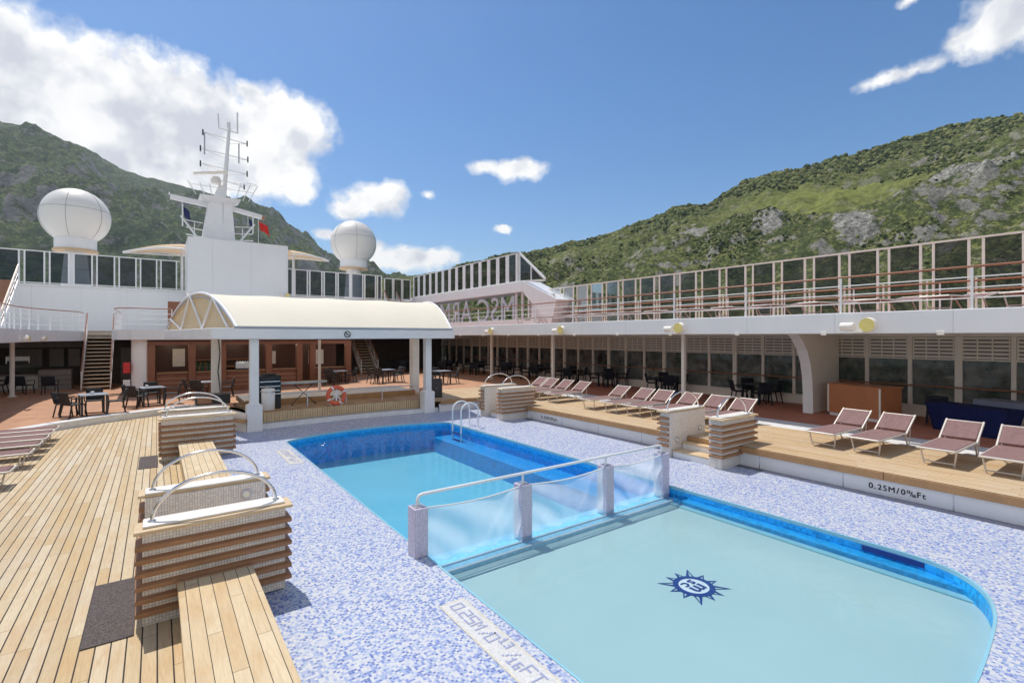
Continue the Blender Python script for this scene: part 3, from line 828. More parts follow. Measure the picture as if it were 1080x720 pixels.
def make_chair(matn, label):
    t = thing('armchair', label, 'chair')
    b = MB(); b.box(-.24, .24, -.23, .22, .42, .46); b.build('seat', matn, t, bevel=.015)
    b = MB(); vs = []; nx, nz = 6, 6
    for j in range(nz + 1):
        for i in range(nx + 1):
            u = i / nx - .5; w = j / nz
            vs.append((u * .50, .20 + .10 * w - .05 * (1 - (2 * u) ** 2) + .03, .46 + .42 * w))
    fs = [(j * (nx + 1) + i, j * (nx + 1) + i + 1, (j + 1) * (nx + 1) + i + 1, (j + 1) * (nx + 1) + i) for j in range(nz) for i in range(nx)]
    b.add(vs, fs, True); o = b.build('backrest', matn, t, fix=False); md = o.modifiers.new('Solidify', 'SOLIDIFY'); md.thickness = .03
    for sx in (-1, 1):
        b = MB(); b.bar((sx * .23, -.20, .43), (sx * .25, -.25, 0), .035, .035); b.build('leg', matn, t)
        b = MB(); b.bar((sx * .23, .20, .43), (sx * .25, .28, 0), .035, .035); b.build('leg', matn, t)
        b = MB(); b.tube([(sx * .26, -.22, .43), (sx * .275, -.22, .64), (sx * .275, -.15, .66), (sx * .275, .20, .66), (sx * .26, .26, .64)], .018, 6); b.build('armrest', matn, t)
    return t
def make_table(matn, topm, label, s=.8):
    t = thing('cafe_table', label, 'table')
    b = MB(); b.box(-s / 2, s / 2, -s / 2, s / 2, .71, .74); b.build('tabletop', topm, t, bevel=.006)
    for sx in (-1, 1):
        for sy in (-1, 1):
            b = MB(); b.box(sx * (s / 2 - .06) - .03, sx * (s / 2 - .06) + .03, sy * (s / 2 - .06) - .03, sy * (s / 2 - .06) + .03, 0, .708); b.build('leg', matn, t)
    return t
proto = {}
def put(kind, loc, rz, label, group):
    if kind not in proto:
        mk = {'cg': lambda: make_chair('dark_wicker', label), 'cn': lambda: make_chair('navy_wicker', label),
              'tg': lambda: make_table('dark_metal', 'table_top', label), 'tn': lambda: make_table('navy_wicker', 'dark_metal', label)}[kind]
        t = mk(); t.location = loc; t.rotation_euler = (0, 0, rz); t['label'] = label; t['group'] = group; proto[kind] = t
        return t
    return dup(proto[kind], loc, rz, label, group)
def dining(x, y, z, rz, c, where, sides, group):
    """sides: angles at which the chairs stand"""
    put('t' + c, (x, y, z), rz, f'{"grey topped" if c == "g" else "dark"} cafe table {where}', 'cafe tables')
    names = {0: 'right', 90: 'behind', 180: 'left', 270: 'in front', 225: 'near left', 315: 'near right', 135: 'far left', 45: 'far right'}
    for a in sides:
        aa = R(a) + rng.uniform(-.12, .12)
        d = .66 + rng.uniform(-.05, .1)
        # chair's front is -y: turn so that it faces the table
        px, py = x + d * math.cos(aa), y + d * math.sin(aa)
        put('c' + c, (px, py, z), aa - PI / 2 + rng.uniform(-.15, .15), f'{"grey" if c == "g" else "navy"} armchair {names[a]} of the table {where}', group)
dining(-1.85, 23.2, ZB, .2, 'g', 'nearest the left stairs', (180, 225, 0, 90), 'grey armchairs on the brown deck')
dining(-.15, 25.0, ZB, .2, 'g', 'by the round white column', (180, 225, 0, 90), 'grey armchairs on the brown deck')
dining(2.0, 26.6, ZB, .1, 'g', 'left of the pavilion column', (180, 225, 0), 'grey armchairs on the brown deck')
dining(8.3, 28.2, zb(8.3), .1, 'g', 'under the canopy before the bar', (180, 0, 90, 225), 'grey armchairs on the brown deck')
dining(10.6, 26.9, 0, .1, 'g', 'left of the right pavilion column', (180, 0, 315, 225), 'grey armchairs on the brown deck')
dining(12.7, 24.1, 0, .1, 'g', 'right of the right pavilion column', (0, 90, 180), 'grey armchairs on the brown deck')
WT = [(19.3, 10.1, 'nearest the curved bracket'), (19.3, 14.3, 'second from the curved bracket'), (19.2, 17.9, 'third from the curved bracket'),
      (19.0, 20.6, 'fourth from the curved bracket'), (18.8, 23.3, 'fifth from the curved bracket'), (18.4, 26.0, 'sixth from the curved bracket'),
      (18.0, 28.9, 'seventh from the curved bracket'), (17.0, 31.8, 'at the dim promenade end'), (15.0, 34.0, 'in deep shade behind the pavilion')]
for x, y, w in WT:
    dining(x, y, 0, 0, 'n', w, (180, 225, 270, 45, 0) if False else (135, 225, 315, 45), 'navy armchairs on the promenade')
for i, (x, y, z) in enumerate(((-1.85, 23.2, ZB + .742), (-.3, 25.0, ZB + .742))):
    b = MB(); b.box(x - .07, x + .03, y - .05, y + .05, z, z + .09); tag(b.build('napkin_box', 'sign_white', bevel=.01), ['small white napkin box on the grey table nearest the stairs', 'small white napkin box on the grey table by the round column'][i], 'napkin box')

# ================================================================== RIGHT SIDE
WX = 20.3
def prom_wall():
    t = thing('promenade_wall', 'long wall of dark windows with white mullions and lattice band behind the right platform', 'window wall', (WX, 10, 0))
    b = MB(); b.box(WX - .06, WX + .1, -6, 45, 0, .33); b.build('base_panel', 'cream_white', t, True)
    b = MB(); b.box(WX - .10, WX + .1, -6, 45, .331, .37); b.build('sill', 'cream_white', t, True, bevel=.008)
    b = MB(); b.box(WX - .02, WX + .1, -6, 45, 2.60, 2.72); b.build('head_beam', 'cream_white', t, True)
    y = 2.98 - 1.2167 * 7
    k = 0
    while y < 44:
        wide = (k % 3 == 2)
        w = .055 if not wide else .09
        b = MB(); b.box(WX - .09, WX + .06, y - w, y + w, .372, 2.598); b.build('mullion', 'cream_white', t, True, bevel=.01)
        ya, yb_ = y + w, y + 1.2167 - .055
        b = MB(); b.box(WX + .0, WX + .012, ya, yb_, .372, 1.86); b.build('glass_pane', 'wall_glass', t, True)
        b = MB()
        for i in range(6):
            z = 1.93 + i * .118
            b.box(WX - .035, WX - .005, ya + .01, yb_ - .01, z, z + .062)
        for f in (0.03, .36, .66, .97):
            yy = ya + (yb_ - ya) * f; b.box(WX - .045, WX - .036, yy - .018, yy + .018, 1.88, 2.58)
        b.cur = 1; b.box(WX - .002, WX + .004, ya + .005, yb_ - .005, 1.9, 2.595); b.build('lattice_panel', ['cream_white', 'interior_grey'], t, True)
        b = MB(); b.box(WX - .05, WX + .03, ya, yb_, 1.861, 1.90); b.build('transom', 'cream_white', t, True)
        if k < 34:
            b = MB(); b.bar((WX - .09, y, .99), (WX - .22, y, .99), .03, .03); b.build('rail_bracket', 'cream_white', t, True)
        y += 1.2167; k += 1
    b = MB(); b.bar((WX - .22, -6, 1.02), (WX - .22, 44, 1.02), .06, .045); b.build('handrail', 'rail_wood', t, True, bevel=.01)
prom_wall()
BX = 14.85
b = MB(); b.box(BX, WX + 1.3, -8, 46, 2.80, 3.195)
upd = struct(b.build('upper_deck', 'wall_white'))
b = MB(); b.box(BX - .02, BX + .10, -8, 46, 2.68, 3.235); b.build('deck_edge', 'wall_white', upd, bevel=.02)
b = MB()
for yv in np.arange(-6, 44, 2.48): b.box(BX + .11, WX - .1, yv - .06, yv + .06, 2.70, 2.798)
b.build('deck_beam', 'cream_white', upd)
b = MB(); b.quad((BX + .1, -8, 3.2), (WX + 1.2, -8, 3.2), (WX + 1.2, 46, 3.2), (BX + .1, 46, 3.2)); b.build('deck_covering', 'prom_floor', upd, fix=False)
b = MB()
for k in range(20):
    y = -4 + k * 2.48
    b.box(BX - .035, BX - .021, y - .12, y + .02, 2.64, 2.74)
b.build('scupper', 'cream_white', upd, bevel=.01)
# columns under the deck edge
for i, (x, y, l) in enumerate(((16.8, 11.65, 'slender white column on the promenade just left of the nearest right step walls'), (16.8, 19.5, 'slender white column on the promenade behind the far lounger group'),
                               (16.8, 25.3, 'slender white column on the promenade right of the far hoops'), (15.2, 31.2, 'slender white column far down the promenade, beside the pavilion'))):
    t = thing('deck_column', l, 'column', (x, y, 0), 0, 'white columns under the right deck')
    b = MB(); b.box(-.07, .07, -.07, .07, .03, 2.79); b.build('shaft', 'cream_white', t, bevel=.012)
    b = MB(); b.box(-.13, .13, -.13, .13, 0, .03); b.build('base_plate', 'cream_white', t, bevel=.006)
# curved bracket
t = thing('curved_bracket', 'big white bracket with a curved front edge carrying the right upper deck', 'bracket', (18.9, 7.6, 0))
prof = [(18.0, 0), (17.98, .7), (17.93, 1.2), (17.80, 1.7), (17.55, 2.15), (17.2, 2.5), (16.9, 2.68), (16.6, 2.795), (WX - .1, 2.795), (WX - .1, 0)]
b = MB(); b.prism([(p[0], p[1]) for p in prof], -.11, .11)
b.v = [(x, 7.6 + z, y) for x, y, z in b.v]; b.build('web_plate', 'cream_white', t, True, bevel=.008)
b = MB()
fr = prof[:8]
for i in range(len(fr) - 1):
    (xa, za), (xb, zb2) = fr[i], fr[i + 1]
    b.add([(xa - .03, 7.44, za), (xa - .03, 7.76, za), (xb - .03, 7.76, zb2), (xb - .03, 7.44, zb2), (xa, 7.44, za), (xa, 7.76, za), (xb, 7.76, zb2), (xb, 7.44, zb2)],
          [(0, 1, 2, 3), (7, 6, 5, 4), (0, 3, 7, 4), (1, 5, 6, 2)])
b.build('edge_flange', 'white_paint', t, True)
# railings along the deck edge
def railing(label, pts, z, spacing, h=1.0, posth=None, top='rail_wood', nrails=3, group='deck railings', wmat='white_paint', pr=.022):
    a = Vector(pts[0])
    t = thing('deck_railing', label, 'railing', (a.x, a.y, z), 0, group)
    P = [Vector((p[0], p[1], 0)) for p in pts]
    b = MB(); b.tube([(p.x, p.y, z + h) for p in P], .025, 8); b.build('top_rail', top, t, True)
    for k in range(nrails):
        zz = z + h * (k + 1) / (nrails + 1)
        b = MB(); b.tube([(p.x, p.y, zz) for p in P], .014, 6); b.build('rail', wmat, t, True)
    # posts
    segs = [(P[i], P[i + 1]) for i in range(len(P) - 1)]; d = 0; nxt = 0
    for s0, s1 in segs:
        L = (s1 - s0).length
        while nxt <= d + L + 1e-4:
            p = s0 + (s1 - s0) * ((nxt - d) / L)
            b = MB(); b.box(p.x - pr, p.x + pr, p.y - pr, p.y + pr, z, z + h - .02); b.build('post', wmat, t, True)
            nxt += spacing
        d += L
    return t
railing('brown topped railing along the edge of the right upper deck', [(BX + .05, -5.0), (BX + .05, 45)], 3.235, 2.62, .95, nrails=3)
def windscreen(label, p0, p1, z, h, bay=1.2, gap=.32, glassm='smoke_glass', z0=.12, low=False, wide=.035, split=None, frame='white_paint', group='glass windscreens round the upper decks'):
    a = Vector((*p0, 0)); c = Vector((*p1, 0)); L = (c - a).length; d = (c - a) / L; q = Vector((-d.y, d.x, 0))
    t = thing('windscreen', label, 'windscreen', (a.x, a.y, z), 0, group)
    up = Vector((0, 0, 1))
    P = lambda s, zz, off=0.: a + d * s + q * off + up * (z + zz)
    b = MB(); b.bar(P(0, h), P(L, h), .07, .06); b.build('top_rail', frame, t, True)
    b = MB(); b.bar(P(0, z0 - .03), P(L, z0 - .03), .05, .05); b.build('bottom_rail', frame, t, True)
    s = 0
    while s < L - .3:
        e = min(s + bay - gap, L)
        for x in (s, e):
            b = MB(); b.bar(P(x, 0), P(x, h - .031), wide * 2, .06, q); b.build('post', frame, t, True)
        b = MB()
        b.add([P(s + wide, z0), P(e - wide, z0), P(e - wide, h - .035), P(s + wide, h - .035)], [(0, 1, 2, 3)]); b.build('pane', glassm, t, True, fix=False)
        if low and e + gap < L:
            b = MB(); b.bar(P(e + gap / 2, 0), P(e + gap / 2, h * .5), .05, .05, q); b.build('gap_post', frame, t, True)
        if split and e - s > .4:
            b = MB(); b.bar(P(s + wide, h * split), P(e - wide, h * split), .03, .03); b.build('mid_rail', 'dark_metal', t, True)
        s += bay
    return t
windscreen('tall tinted windscreen in white frames along the right side of the ship', (20.9, 1.65 - 1.2167 * 6), (20.9, 26.6), 3.2, 2.52, 1.2167, .34, low=True, frame='cream_white')
t = thing('deck_railing', 'brown double handrail inside the tinted windscreen on the right', 'railing', (20.6, 10, 3.2), 0, 'deck railings')
for z in (4.05, 4.35):
    b = MB(); b.tube([(20.62, -5, z), (20.62, 26, z)], .03, 8); b.build('handrail', 'rail_wood', t, True)
for y in np.arange(-5, 26, 2.433):
    b = MB(); b.box(20.60, 20.64, y - .02, y + .02, 3.2, 4.33); b.build('post', 'white_paint', t, True)

# floodlights
def floodlight(x, y, z, label, grp='floodlights on the deck edges', s=1.):
    t = thing('floodlight', label, 'floodlight', (x, y, z), 0, grp)
    b = MB(); b.bar((0, 0, -.02), (-.34, 0, -.02), .30, .03); b.build('bracket', 'cream_white', t)
    b = MB(); b.lathe([(.05, -.16), (.10, -.14), (.10, .16), (.05, .18)], 16); b.v = [(-.22 + x_, .22 + z_, .13 + y_) for x_, y_, z_ in b.v]; b.build('ballast', 'cream_white', t, bevel=.01)
    b = MB(); b.lathe([(.06, -.14), (.16, -.06), (.19, .08), (.19, .10)], 18); b.v = [(-.24 + z_ * .6, -.24 + x_, .16 + y_) for x_, y_, z_ in b.v]; h = b.build('lamp_head', 'cream_white', t)
    b = MB(); b.add([(-.24 - .06 * .6 - .075, -.24 + .17 * math.cos(2 * PI * k / 18), .16 + .17 * math.sin(2 * PI * k / 18)) for k in range(18)], [tuple(range(18))]); b.build('lens', 'lamp_yellow', h, fix=False)
    if s != 1: t.scale = (s, s, s)
    return t
for u, l in ((908, 'double floodlight on the right deck edge above the wooden cabinet'), (715, 'double floodlight on the right deck edge left of the curved bracket'), (593, 'double floodlight on the deck edge above the far loungers'), (520, 'double floodlight on the deck edge nearest the canopy')):
    x, y, z = at_x(u, 348, BX - .03); floodlight(x, y, 2.74, l)

# cabinet and blue table
t = thing('wooden_cabinet', 'reddish wooden cabinet with pale edges standing behind the near loungers', 'cabinet', (18.0, 6.25, 0), R(-20))
b = MB(); b.box(-.05, .85, -.86, .86, .10, 1.02); b.build('body', 'cabinet_wood', t, bevel=.004)
b = MB(); b.box(-.07, .88, -.9, .9, 1.021, 1.06); b.build('top', 'cabinet_wood', t, bevel=.006)
b = MB(); b.box(-.02, .82, -.84, .84, 0, .098); b.build('plinth', 'kerb_white', t)
for y in (-.865, .865):
    b = MB(); b.box(-.065, -.03, y - .025, y + .025, .1, 1.02); b.build('edge_strip', 'cream_white', t, bevel=.004)
for k in range(4):
    b = MB(); b.box(-.056, -.051, -.83, .83, .13 + k * .222, .335 + k * .222); b.build('front_board', 'cabinet_wood', t, bevel=.003)
t = thing('draped_table', 'long table wrapped in a fitted navy cloth behind the near loungers', 'table', (17.75, 3.4, 0), R(-22))
b = MB()
vs = [(-.36, -.95, .75), (.36, -.95, .75), (.36, .95, .75), (-.36, .95, .75)]
bt = [(-.26, -.80, .0), (.26, -.80, .0), (.26, .80, .0), (-.26, .80, .0)]
n2 = 16
ring = []
for lv in range(7):
    w = lv / 6; row = []
    for e in range(4):
        for k in range(n2):
            p = Vector(vs[e]).lerp(Vector(vs[(e + 1) % 4]), k / n2); q = Vector(bt[e]).lerp(Vector(bt[(e + 1) % 4]), k / n2)
            s = .04 * math.sin(PI * k / n2) * math.sin(PI * w)
            c = p.lerp(q, w); c.x *= (1 - s * 1.2); c.y *= (1 - s * .6); row.append(c)
    ring.append(row)
nn = 4 * n2
b.add([c for r_ in ring for c in r_], [(l * nn + k, l * nn + (k + 1) % nn, (l + 1) * nn + (k + 1) % nn, (l + 1) * nn + k) for l in range(6) for k in range(nn)], True)
b.add([c for c in ring[0]], [tuple(range(nn))], False); b.build('cloth', 'navy_cloth', t, fix=True)
b = MB(); b.box(-.33, .33, -.92, .92, .74, .748); b.build('tabletop', 'dark_metal', t)
put('cn', (18.75, 4.35, 0), R(100), 'navy black armchair behind the navy clothed table', 'navy armchairs on the promenade')
t = thing('draped_table', 'table under a pale grey blue cloth at the right edge, behind the navy one', 'table', (18.9, 2.75, 0), R(-22))
b = MB(); b.box(-.35, .35, -.75, .75, .80, .83); b.build('tabletop', 'grey_cloth', t, bevel=.01)
b = MB(); b.add([(-.36, -.76, .832), (-.36, .76, .832), (.36, .76, .832), (.36, -.76, .832), (-.37, -.77, .6), (-.37, .77, .62), (.37, .77, .6), (.37, -.77, .62)], [(0, 1, 2, 3), (0, 4, 5, 1), (1, 5, 6, 2), (2, 6, 7, 3), (3, 7, 4, 0)]); b.build('cloth', 'grey_cloth', t)
for sx in (-.3, .3):
    for sy in (-.7, .7):
        b = MB(); b.tube([(sx, sy, 0), (sx, sy, .8)], .02, 8); b.build('leg', 'dark_metal', t)
t = thing('towel_rack', 'white wire rack of shelves at the right edge beside the grey clothed table', 'rack', (18.5, 1.95, 0), R(-22))
for sx in (-.2, .2):
    for sy in (-.3, .3):
        b = MB(); b.tube([(sx, sy, 0), (sx, sy, 1.25)], .014, 6); b.build('upright', 'white_paint', t)
for z in (.15, .38, .61, .84, 1.07):
    b = MB(); b.box(-.2, .2, -.3, .3, z, z + .02); b.build('shelf', 'white_paint', t)

# ================================================================== PAVILION AND STAGE
def pavilion():
    t = thing('canopy_pavilion', 'white pavilion with a barrel vaulted cream canopy at the far end of the pool', 'pavilion', (5.5, 20.5, 0))
    A0, A1 = (2.05, 17.4), (9.62, 17.4)       # near eaves
    B0, B1 = (.35, 25.2), (10.6, 24.2)        # far eaves
    zt = 2.80
    b = MB(); nu, nw = 30, 22; vs = []
    for j in range(nw + 1):
        w = j / nw
        ang = PI * w
        f = w
        z = zt + .05 + 1.33 * (1 - abs(2 * w - 1) ** 2.1)
        L0 = Vector(A0).lerp(Vector(B0), f); R0 = Vector(A1).lerp(Vector(B1), f)
        for i in range(nu + 1):
            u = i / nu; p = L0.lerp(R0, u)
            sag = -.035 * math.sin(PI * ((u * 4) % 1)) * math.sin(ang)
            vs.append((p.x, p.y, z + sag))
    fs = [(j * (nu + 1) + i, j * (nu + 1) + i + 1, (j + 1) * (nu + 1) + i + 1, (j + 1) * (nu + 1) + i) for j in range(nw) for i in range(nu)]
    b.add(vs, fs, True); o = b.build('canopy', 'canvas', t, True, fix=False); # end arches with truss and membrane
    for nm, idx in (('left', 0), ('right', nu)):
        line = [Vector(vs[j * (nu + 1) + idx]) for j in range(nw + 1)]
        b = MB(); b.tube(line, .055, 8); b.build('arch_rib', 'white_paint', t, True)
        b = MB(); k = len(line); base = [Vector((p.x, p.y, zt + .04)) for p in line]
        off = Vector((.06 if idx == 0 else -.06, 0, 0))
        b.add([p + off for p in line + base], [(i, i + 1, k + i + 1, k + i) for i in range(k - 1)], True); b.build('gable_sheet', 'gable_canvas', t, True, fix=False)
        b = MB(); seq = [2, 6, 9, 13, 16, 20]
        zig = []
        for q, j in enumerate(seq): zig.append(line[j] if q % 2 else Vector((line[j].x, line[j].y, zt + .1)))
        for p, q in zip(zig[:-1], zig[1:]): b.tube([p - off * .5, q - off * .5], .045, 6)
        b.build('truss', 'white_paint', t, True)
        inner = [Vector((p.x, p.y, zt + .05 + (p.z - zt - .05) * .90)) - off * .4 for p in line]
        b = MB(); b.tube(inner, .03, 6); b.build('inner_rib', 'steel', t, True)
    # eaves beams
    b = MB(); b.bar((1.35, 17.55, 2.70), (9.75, 17.55, 2.70), .35, .34); b.build('front_beam', 'white_paint', t, True, bevel=.02)
    b = MB(); b.bar((1.95, 17.45, 2.905), (9.65, 17.45, 2.905), .22, .06); b.build('lacing_rail', 'grey_paint', t, True)
    b = MB(); b.bar((1.5, 17.73, 2.70), (.45, 25.2, 2.70), .35, .34); b.build('side_beam', 'white_paint', t, True, bevel=.02)
    b = MB(); b.bar((9.6, 17.73, 2.70), (10.6, 24.2, 2.70), .35, .34); b.build('side_beam', 'white_paint', t, True, bevel=.02)
    b = MB(); b.bar((.6, 25.2, 2.70), (10.4, 24.2, 2.70), .3, .34); b.build('rear_beam', 'white_paint', t, True, bevel=.02)
    for k in range(1, 6):
        x = 1.6 + k * 1.32; b = MB(); b.lathe([(.16, -.05), (.16, 0)], 16, (x + .6, 18.4, 2.66)); b.build('downlight', 'lens_white', t, True)
    # columns
    for (x, y, zb_, r) in ((2.55, 17.72, ZM, .13), (8.84, 18.0, ZM, .13)):
        b = MB(); b.box(x - r, x + r, y - r, y + r, .42, 2.53); c = b.build('column', 'white_paint', t, True, bevel=.02)
        b = MB(); b.box(x - .22, x + .22, y - .22, y + .22, zb_, .395)
        b.add([(x - .22, y - .22, .395), (x + .22, y - .22, .395), (x + .22, y + .22, .395), (x - .22, y + .22, .395), (x - r, y - r, .45), (x + r, y - r, .45), (x + r, y + r, .45), (x - r, y + r, .45)],
              [(0, 1, 5, 4), (1, 2, 6, 5), (2, 3, 7, 6), (3, 0, 4, 7)])
        b.build('plinth', 'grey_paint' if False else 'white_paint', c, True, bevel=.012)
    for (x, y) in ((1.98, 23.4), (9.75, 21.2)):
        b = MB(); b.box(x - .17, x + .17, y - .17, y + .17, zb(x), 2.53); b.build('column', 'white_paint', t, True, bevel=.02)
    x, y = 2.02, 23.2
    b = MB(); b.tube([(2.05, 23.2, 2.5), (2.1, 23.2, 1.9), (2.03, 23.21, 1.2), (2.12, 23.2, .3), (2.3, 22.6, .12)], .02, 6); b.build('cable', 'black', t, True)
    # round prohibition sign
    x, y, z = at_y(366.5, 352.5, 17.36)
    b = MB(); b.tube([(x + .10 * math.cos(2 * PI * k / 20), y, z + .10 * math.sin(2 * PI * k / 20)) for k in range(20)], .016, 6, True)
    b.bar((x - .07, y, z + .07), (x + .07, y, z - .07), .01, .025); s = b.build('round_sign', 'black', t, True)
    b = MB(); b.add([(x + .10 * math.cos(2 * PI * k / 20), y + .006, z + .10 * math.sin(2 * PI * k / 20)) for k in range(20)], [tuple(range(20))]); b.build('sign_disc', 'sign_white', s, True, fix=False)
    b = MB(); b.box(x - .05, x + .04, y - .006, y - .002, z - .015, z + .015); b.build('sign_symbol', 'black', s, True)
pavilion()
# stage
def stage():
    t = thing('wooden_stage', 'low curved wooden stage with a slatted front under the canopy', 'stage', (5.7, 19.5, ZM))
    fr = [(2.75, 18.28), (3.6, 18.40), (4.8, 18.52), (6.2, 18.58), (7.5, 18.52), (8.65, 18.40), (9.3, 18.4)]
    b = MB(); b.prism(fr + [(9.3, 21.6), (2.4, 21.6)], -.05, .05); b.build('floor', 'stage_wood', t, True)
    def off(d): return [(p[0], p[1] + d) for p in fr]
    b = MB(); q = off(-.0)
    n_sl = 0
    for i in range(len(q) - 1):
        a, c = Vector(q[i]), Vector(q[i + 1]); L = (c - a).length; m_ = int(L / .085)
        for k in range(m_):
            p = a + (c - a) * ((k + .5) / m_); b.box(p.x - .034, p.x + .034, p.y - .035, p.y - .005 + .02, -.285, .035)
    b.build('front_slats', 'pale_wood', t, True)
    b = MB(); q = off(.06); b.prism(q + [(9.3, 19.2), (2.75, 19.2)], -.42, -.051); b.build('base', 'grey_paint', t, True)
    b = MB()
    for q0, q1 in zip(off(-.03)[:-1], off(-.03)[1:]): b.bar((*q0, -.325), (*q1, -.325), .10, .07)
    b.build('bottom_trim', 'grey_paint', t, True)
    b = MB()
    for q0, q1 in zip(off(-.38)[:-1], off(-.38)[1:]): b.bar((*q0, -.38), (*q1, -.38), .16, .18)
    b.build('kerb', 'kerb_white', t, True)
    b = MB(); b.box(2.6, 9.3, 20.2, 22.6, .055, .24); b.build('upper_tier', 'stage_wood', t, True)
    b = MB(); b.box(2.55, 9.3, 20.14, 20.19, .055, .235); b.build('tier_riser', 'fascia_wood', t, True)
    b = MB(); b.quad((2.6, 20.3, .245), (9.3, 20.3, .245), (9.3, 22.6, .245), (2.6, 22.6, .245)); b.build('tier_sunlit_sheet', 'kerb_white', t, True, fix=False)  # white sheet stands in for the sunlit strip of tier floor
stage()
railing('thin steel railing along the front of the stage', [(3.05, 18.75), (4.8, 18.9), (6.2, 18.95), (7.6, 18.9), (8.6, 18.75)], .05, 1.42, .55, top='steel', nrails=0, wmat='steel', pr=.014)
# low white wall left of the stage
t = thing('low_wall', 'low white wall with a wooden bench board left of the front pavilion column', 'wall', (1.8, 19, ZM))
b = MB(); b.prism([(2.3, 17.6), (2.45, 17.75), (1.45, 22.0), (1.2, 21.95), (.95, 20.9), (1.6, 19.4)], ZM, .10); b.build('wall_body', 'cream_white', t, True, bevel=.02)
b = MB(); b.prism([(2.25, 17.35), (2.35, 17.55), (1.5, 19.1), (1.3, 18.9)], -.12, -.03); b.build('bench_board', 'fascia_wood', t, True, bevel=.01)
t = thing('equipment_box', 'dark box with a brown front on the low wall behind the far hoops', 'box', (1.7, 21.4, .11))
b = MB(); b.box(-.55, .55, -.3, .3, 0, .36); b.build('body', 'dark_metal', t, bevel=.02)
b = MB(); b.box(-.5, -.05, -.306, -.3, .04, .32); b.build('front_panel', 'stair_brown', t)
# drinks fridge, bin, folding board, speaker, life ring
t = thing('drinks_fridge', 'black drinks cabinet with glass shelves behind the white bin on the stage', 'fridge', (3.25, 19.1, .05))
b = MB(); b.box(-.36, .36, -.05, .5, 0, 1.18); b.build('body', 'black', t, bevel=.015)
b = MB(); b.box(-.34, .34, -.056, -.051, .45, 1.12); b.build('glass_door', 'screen_glass', t)
for z in (.62, .78, .95): b = MB(); b.box(-.33, .33, -.075, -.058, z, z + .03); b.build('shelf_edge', 'steel', t)
b = MB(); b.lathe([(.28, 0), (.26, .05), (.1, .07)], 16, (0, .2, 1.18)); b.build('top_tray', 'black', t)
t = thing('waste_bin', 'tall white bin in front of the black drinks cabinet', 'bin', (3.15, 18.8, .05))
b = MB(); b.lathe([(.19, 0), (.21, .02), (.22, .70), (.2, .74), (.12, .76)], 20); b.build('body', 'sign_white', t)
b = MB(); b.lathe([(.222, .62), (.227, .64), (.222, .66)], 20); b.build('rim_band', 'steel', t)
t = thing('folding_stand', 'folding stand with crossed legs and a pale padded board on the stage', 'stand', (4.5, 19.6, .05))
b = MB(); b.prism([(-.85, -.16), (.65, -.16), (.85, -.05), (.85, .05), (.65, .16), (-.85, .16)], .80, .87); b.build('padded_board', 'board_grey', t, bevel=.015)
for s in (-1, 1):
    b = MB(); b.tube([(-.42 * s, s * .06, .02), (.38 * s, s * .06, .80)], .016, 6); b.build('leg', 'dark_metal', t)
    b = MB(); b.tube([(-.42 * s, -.18, .02), (-.42 * s, .18, .02)], .018, 6); b.build('foot_bar', 'dark_metal', t)
t = thing('loudspeaker', 'black loudspeaker box standing beside the right pavilion column', 'loudspeaker', (9.62, 18.75, .02), R(-8))
b = MB(); b.box(-.27, .27, -.02, .4, 0, .78); b.build('cabinet', 'black', t, bevel=.02)
b = MB(); b.box(-.24, .24, -.035, -.021, .04, .74); b.build('grille', 'dark_metal', t, bevel=.006)
b = MB(); b.box(-.03, .03, -.042, -.036, .38, .40); b.build('badge', 'steel', t)
t = thing('life_ring', 'orange and white life ring hanging on the stage railing', 'life ring', (5.42, 18.62, .42))
b = MB(); b.tube([(.30 * math.cos(2 * PI * k / 28), 0, .30 * math.sin(2 * PI * k / 28)) for k in range(28)], .075, 12, True); b.build('ring', 'life_orange', t)
for k in range(4):
    a = R(28 + 90 * k); b = MB()
    b.tube([(.30 * math.cos(a + d), 0, .30 * math.sin(a + d)) for d in (-.10, 0, .10)], .079, 12); b.build('white_band', 'sign_white', t)
b = MB()
b.bar((0, -.01, -.20), (0, -.01, .20), .05, .04)
for s in (-1, 1): b.bar((0, -.01, 0), (s * .16, -.01, -.16), .03, .04); b.bar((0, -.01, .05), (s * .12, -.01, -.02), .03, .03)
b.build('holder', 'sign_white', t)
b = MB(); b.tube([(-.26, -.03, -.28), (-.1, -.04, -.44), (0, -.03, -.36), (.1, -.04, -.46), (.26, -.03, -.28)], .012, 6); b.build('rope', 'canvas', t)

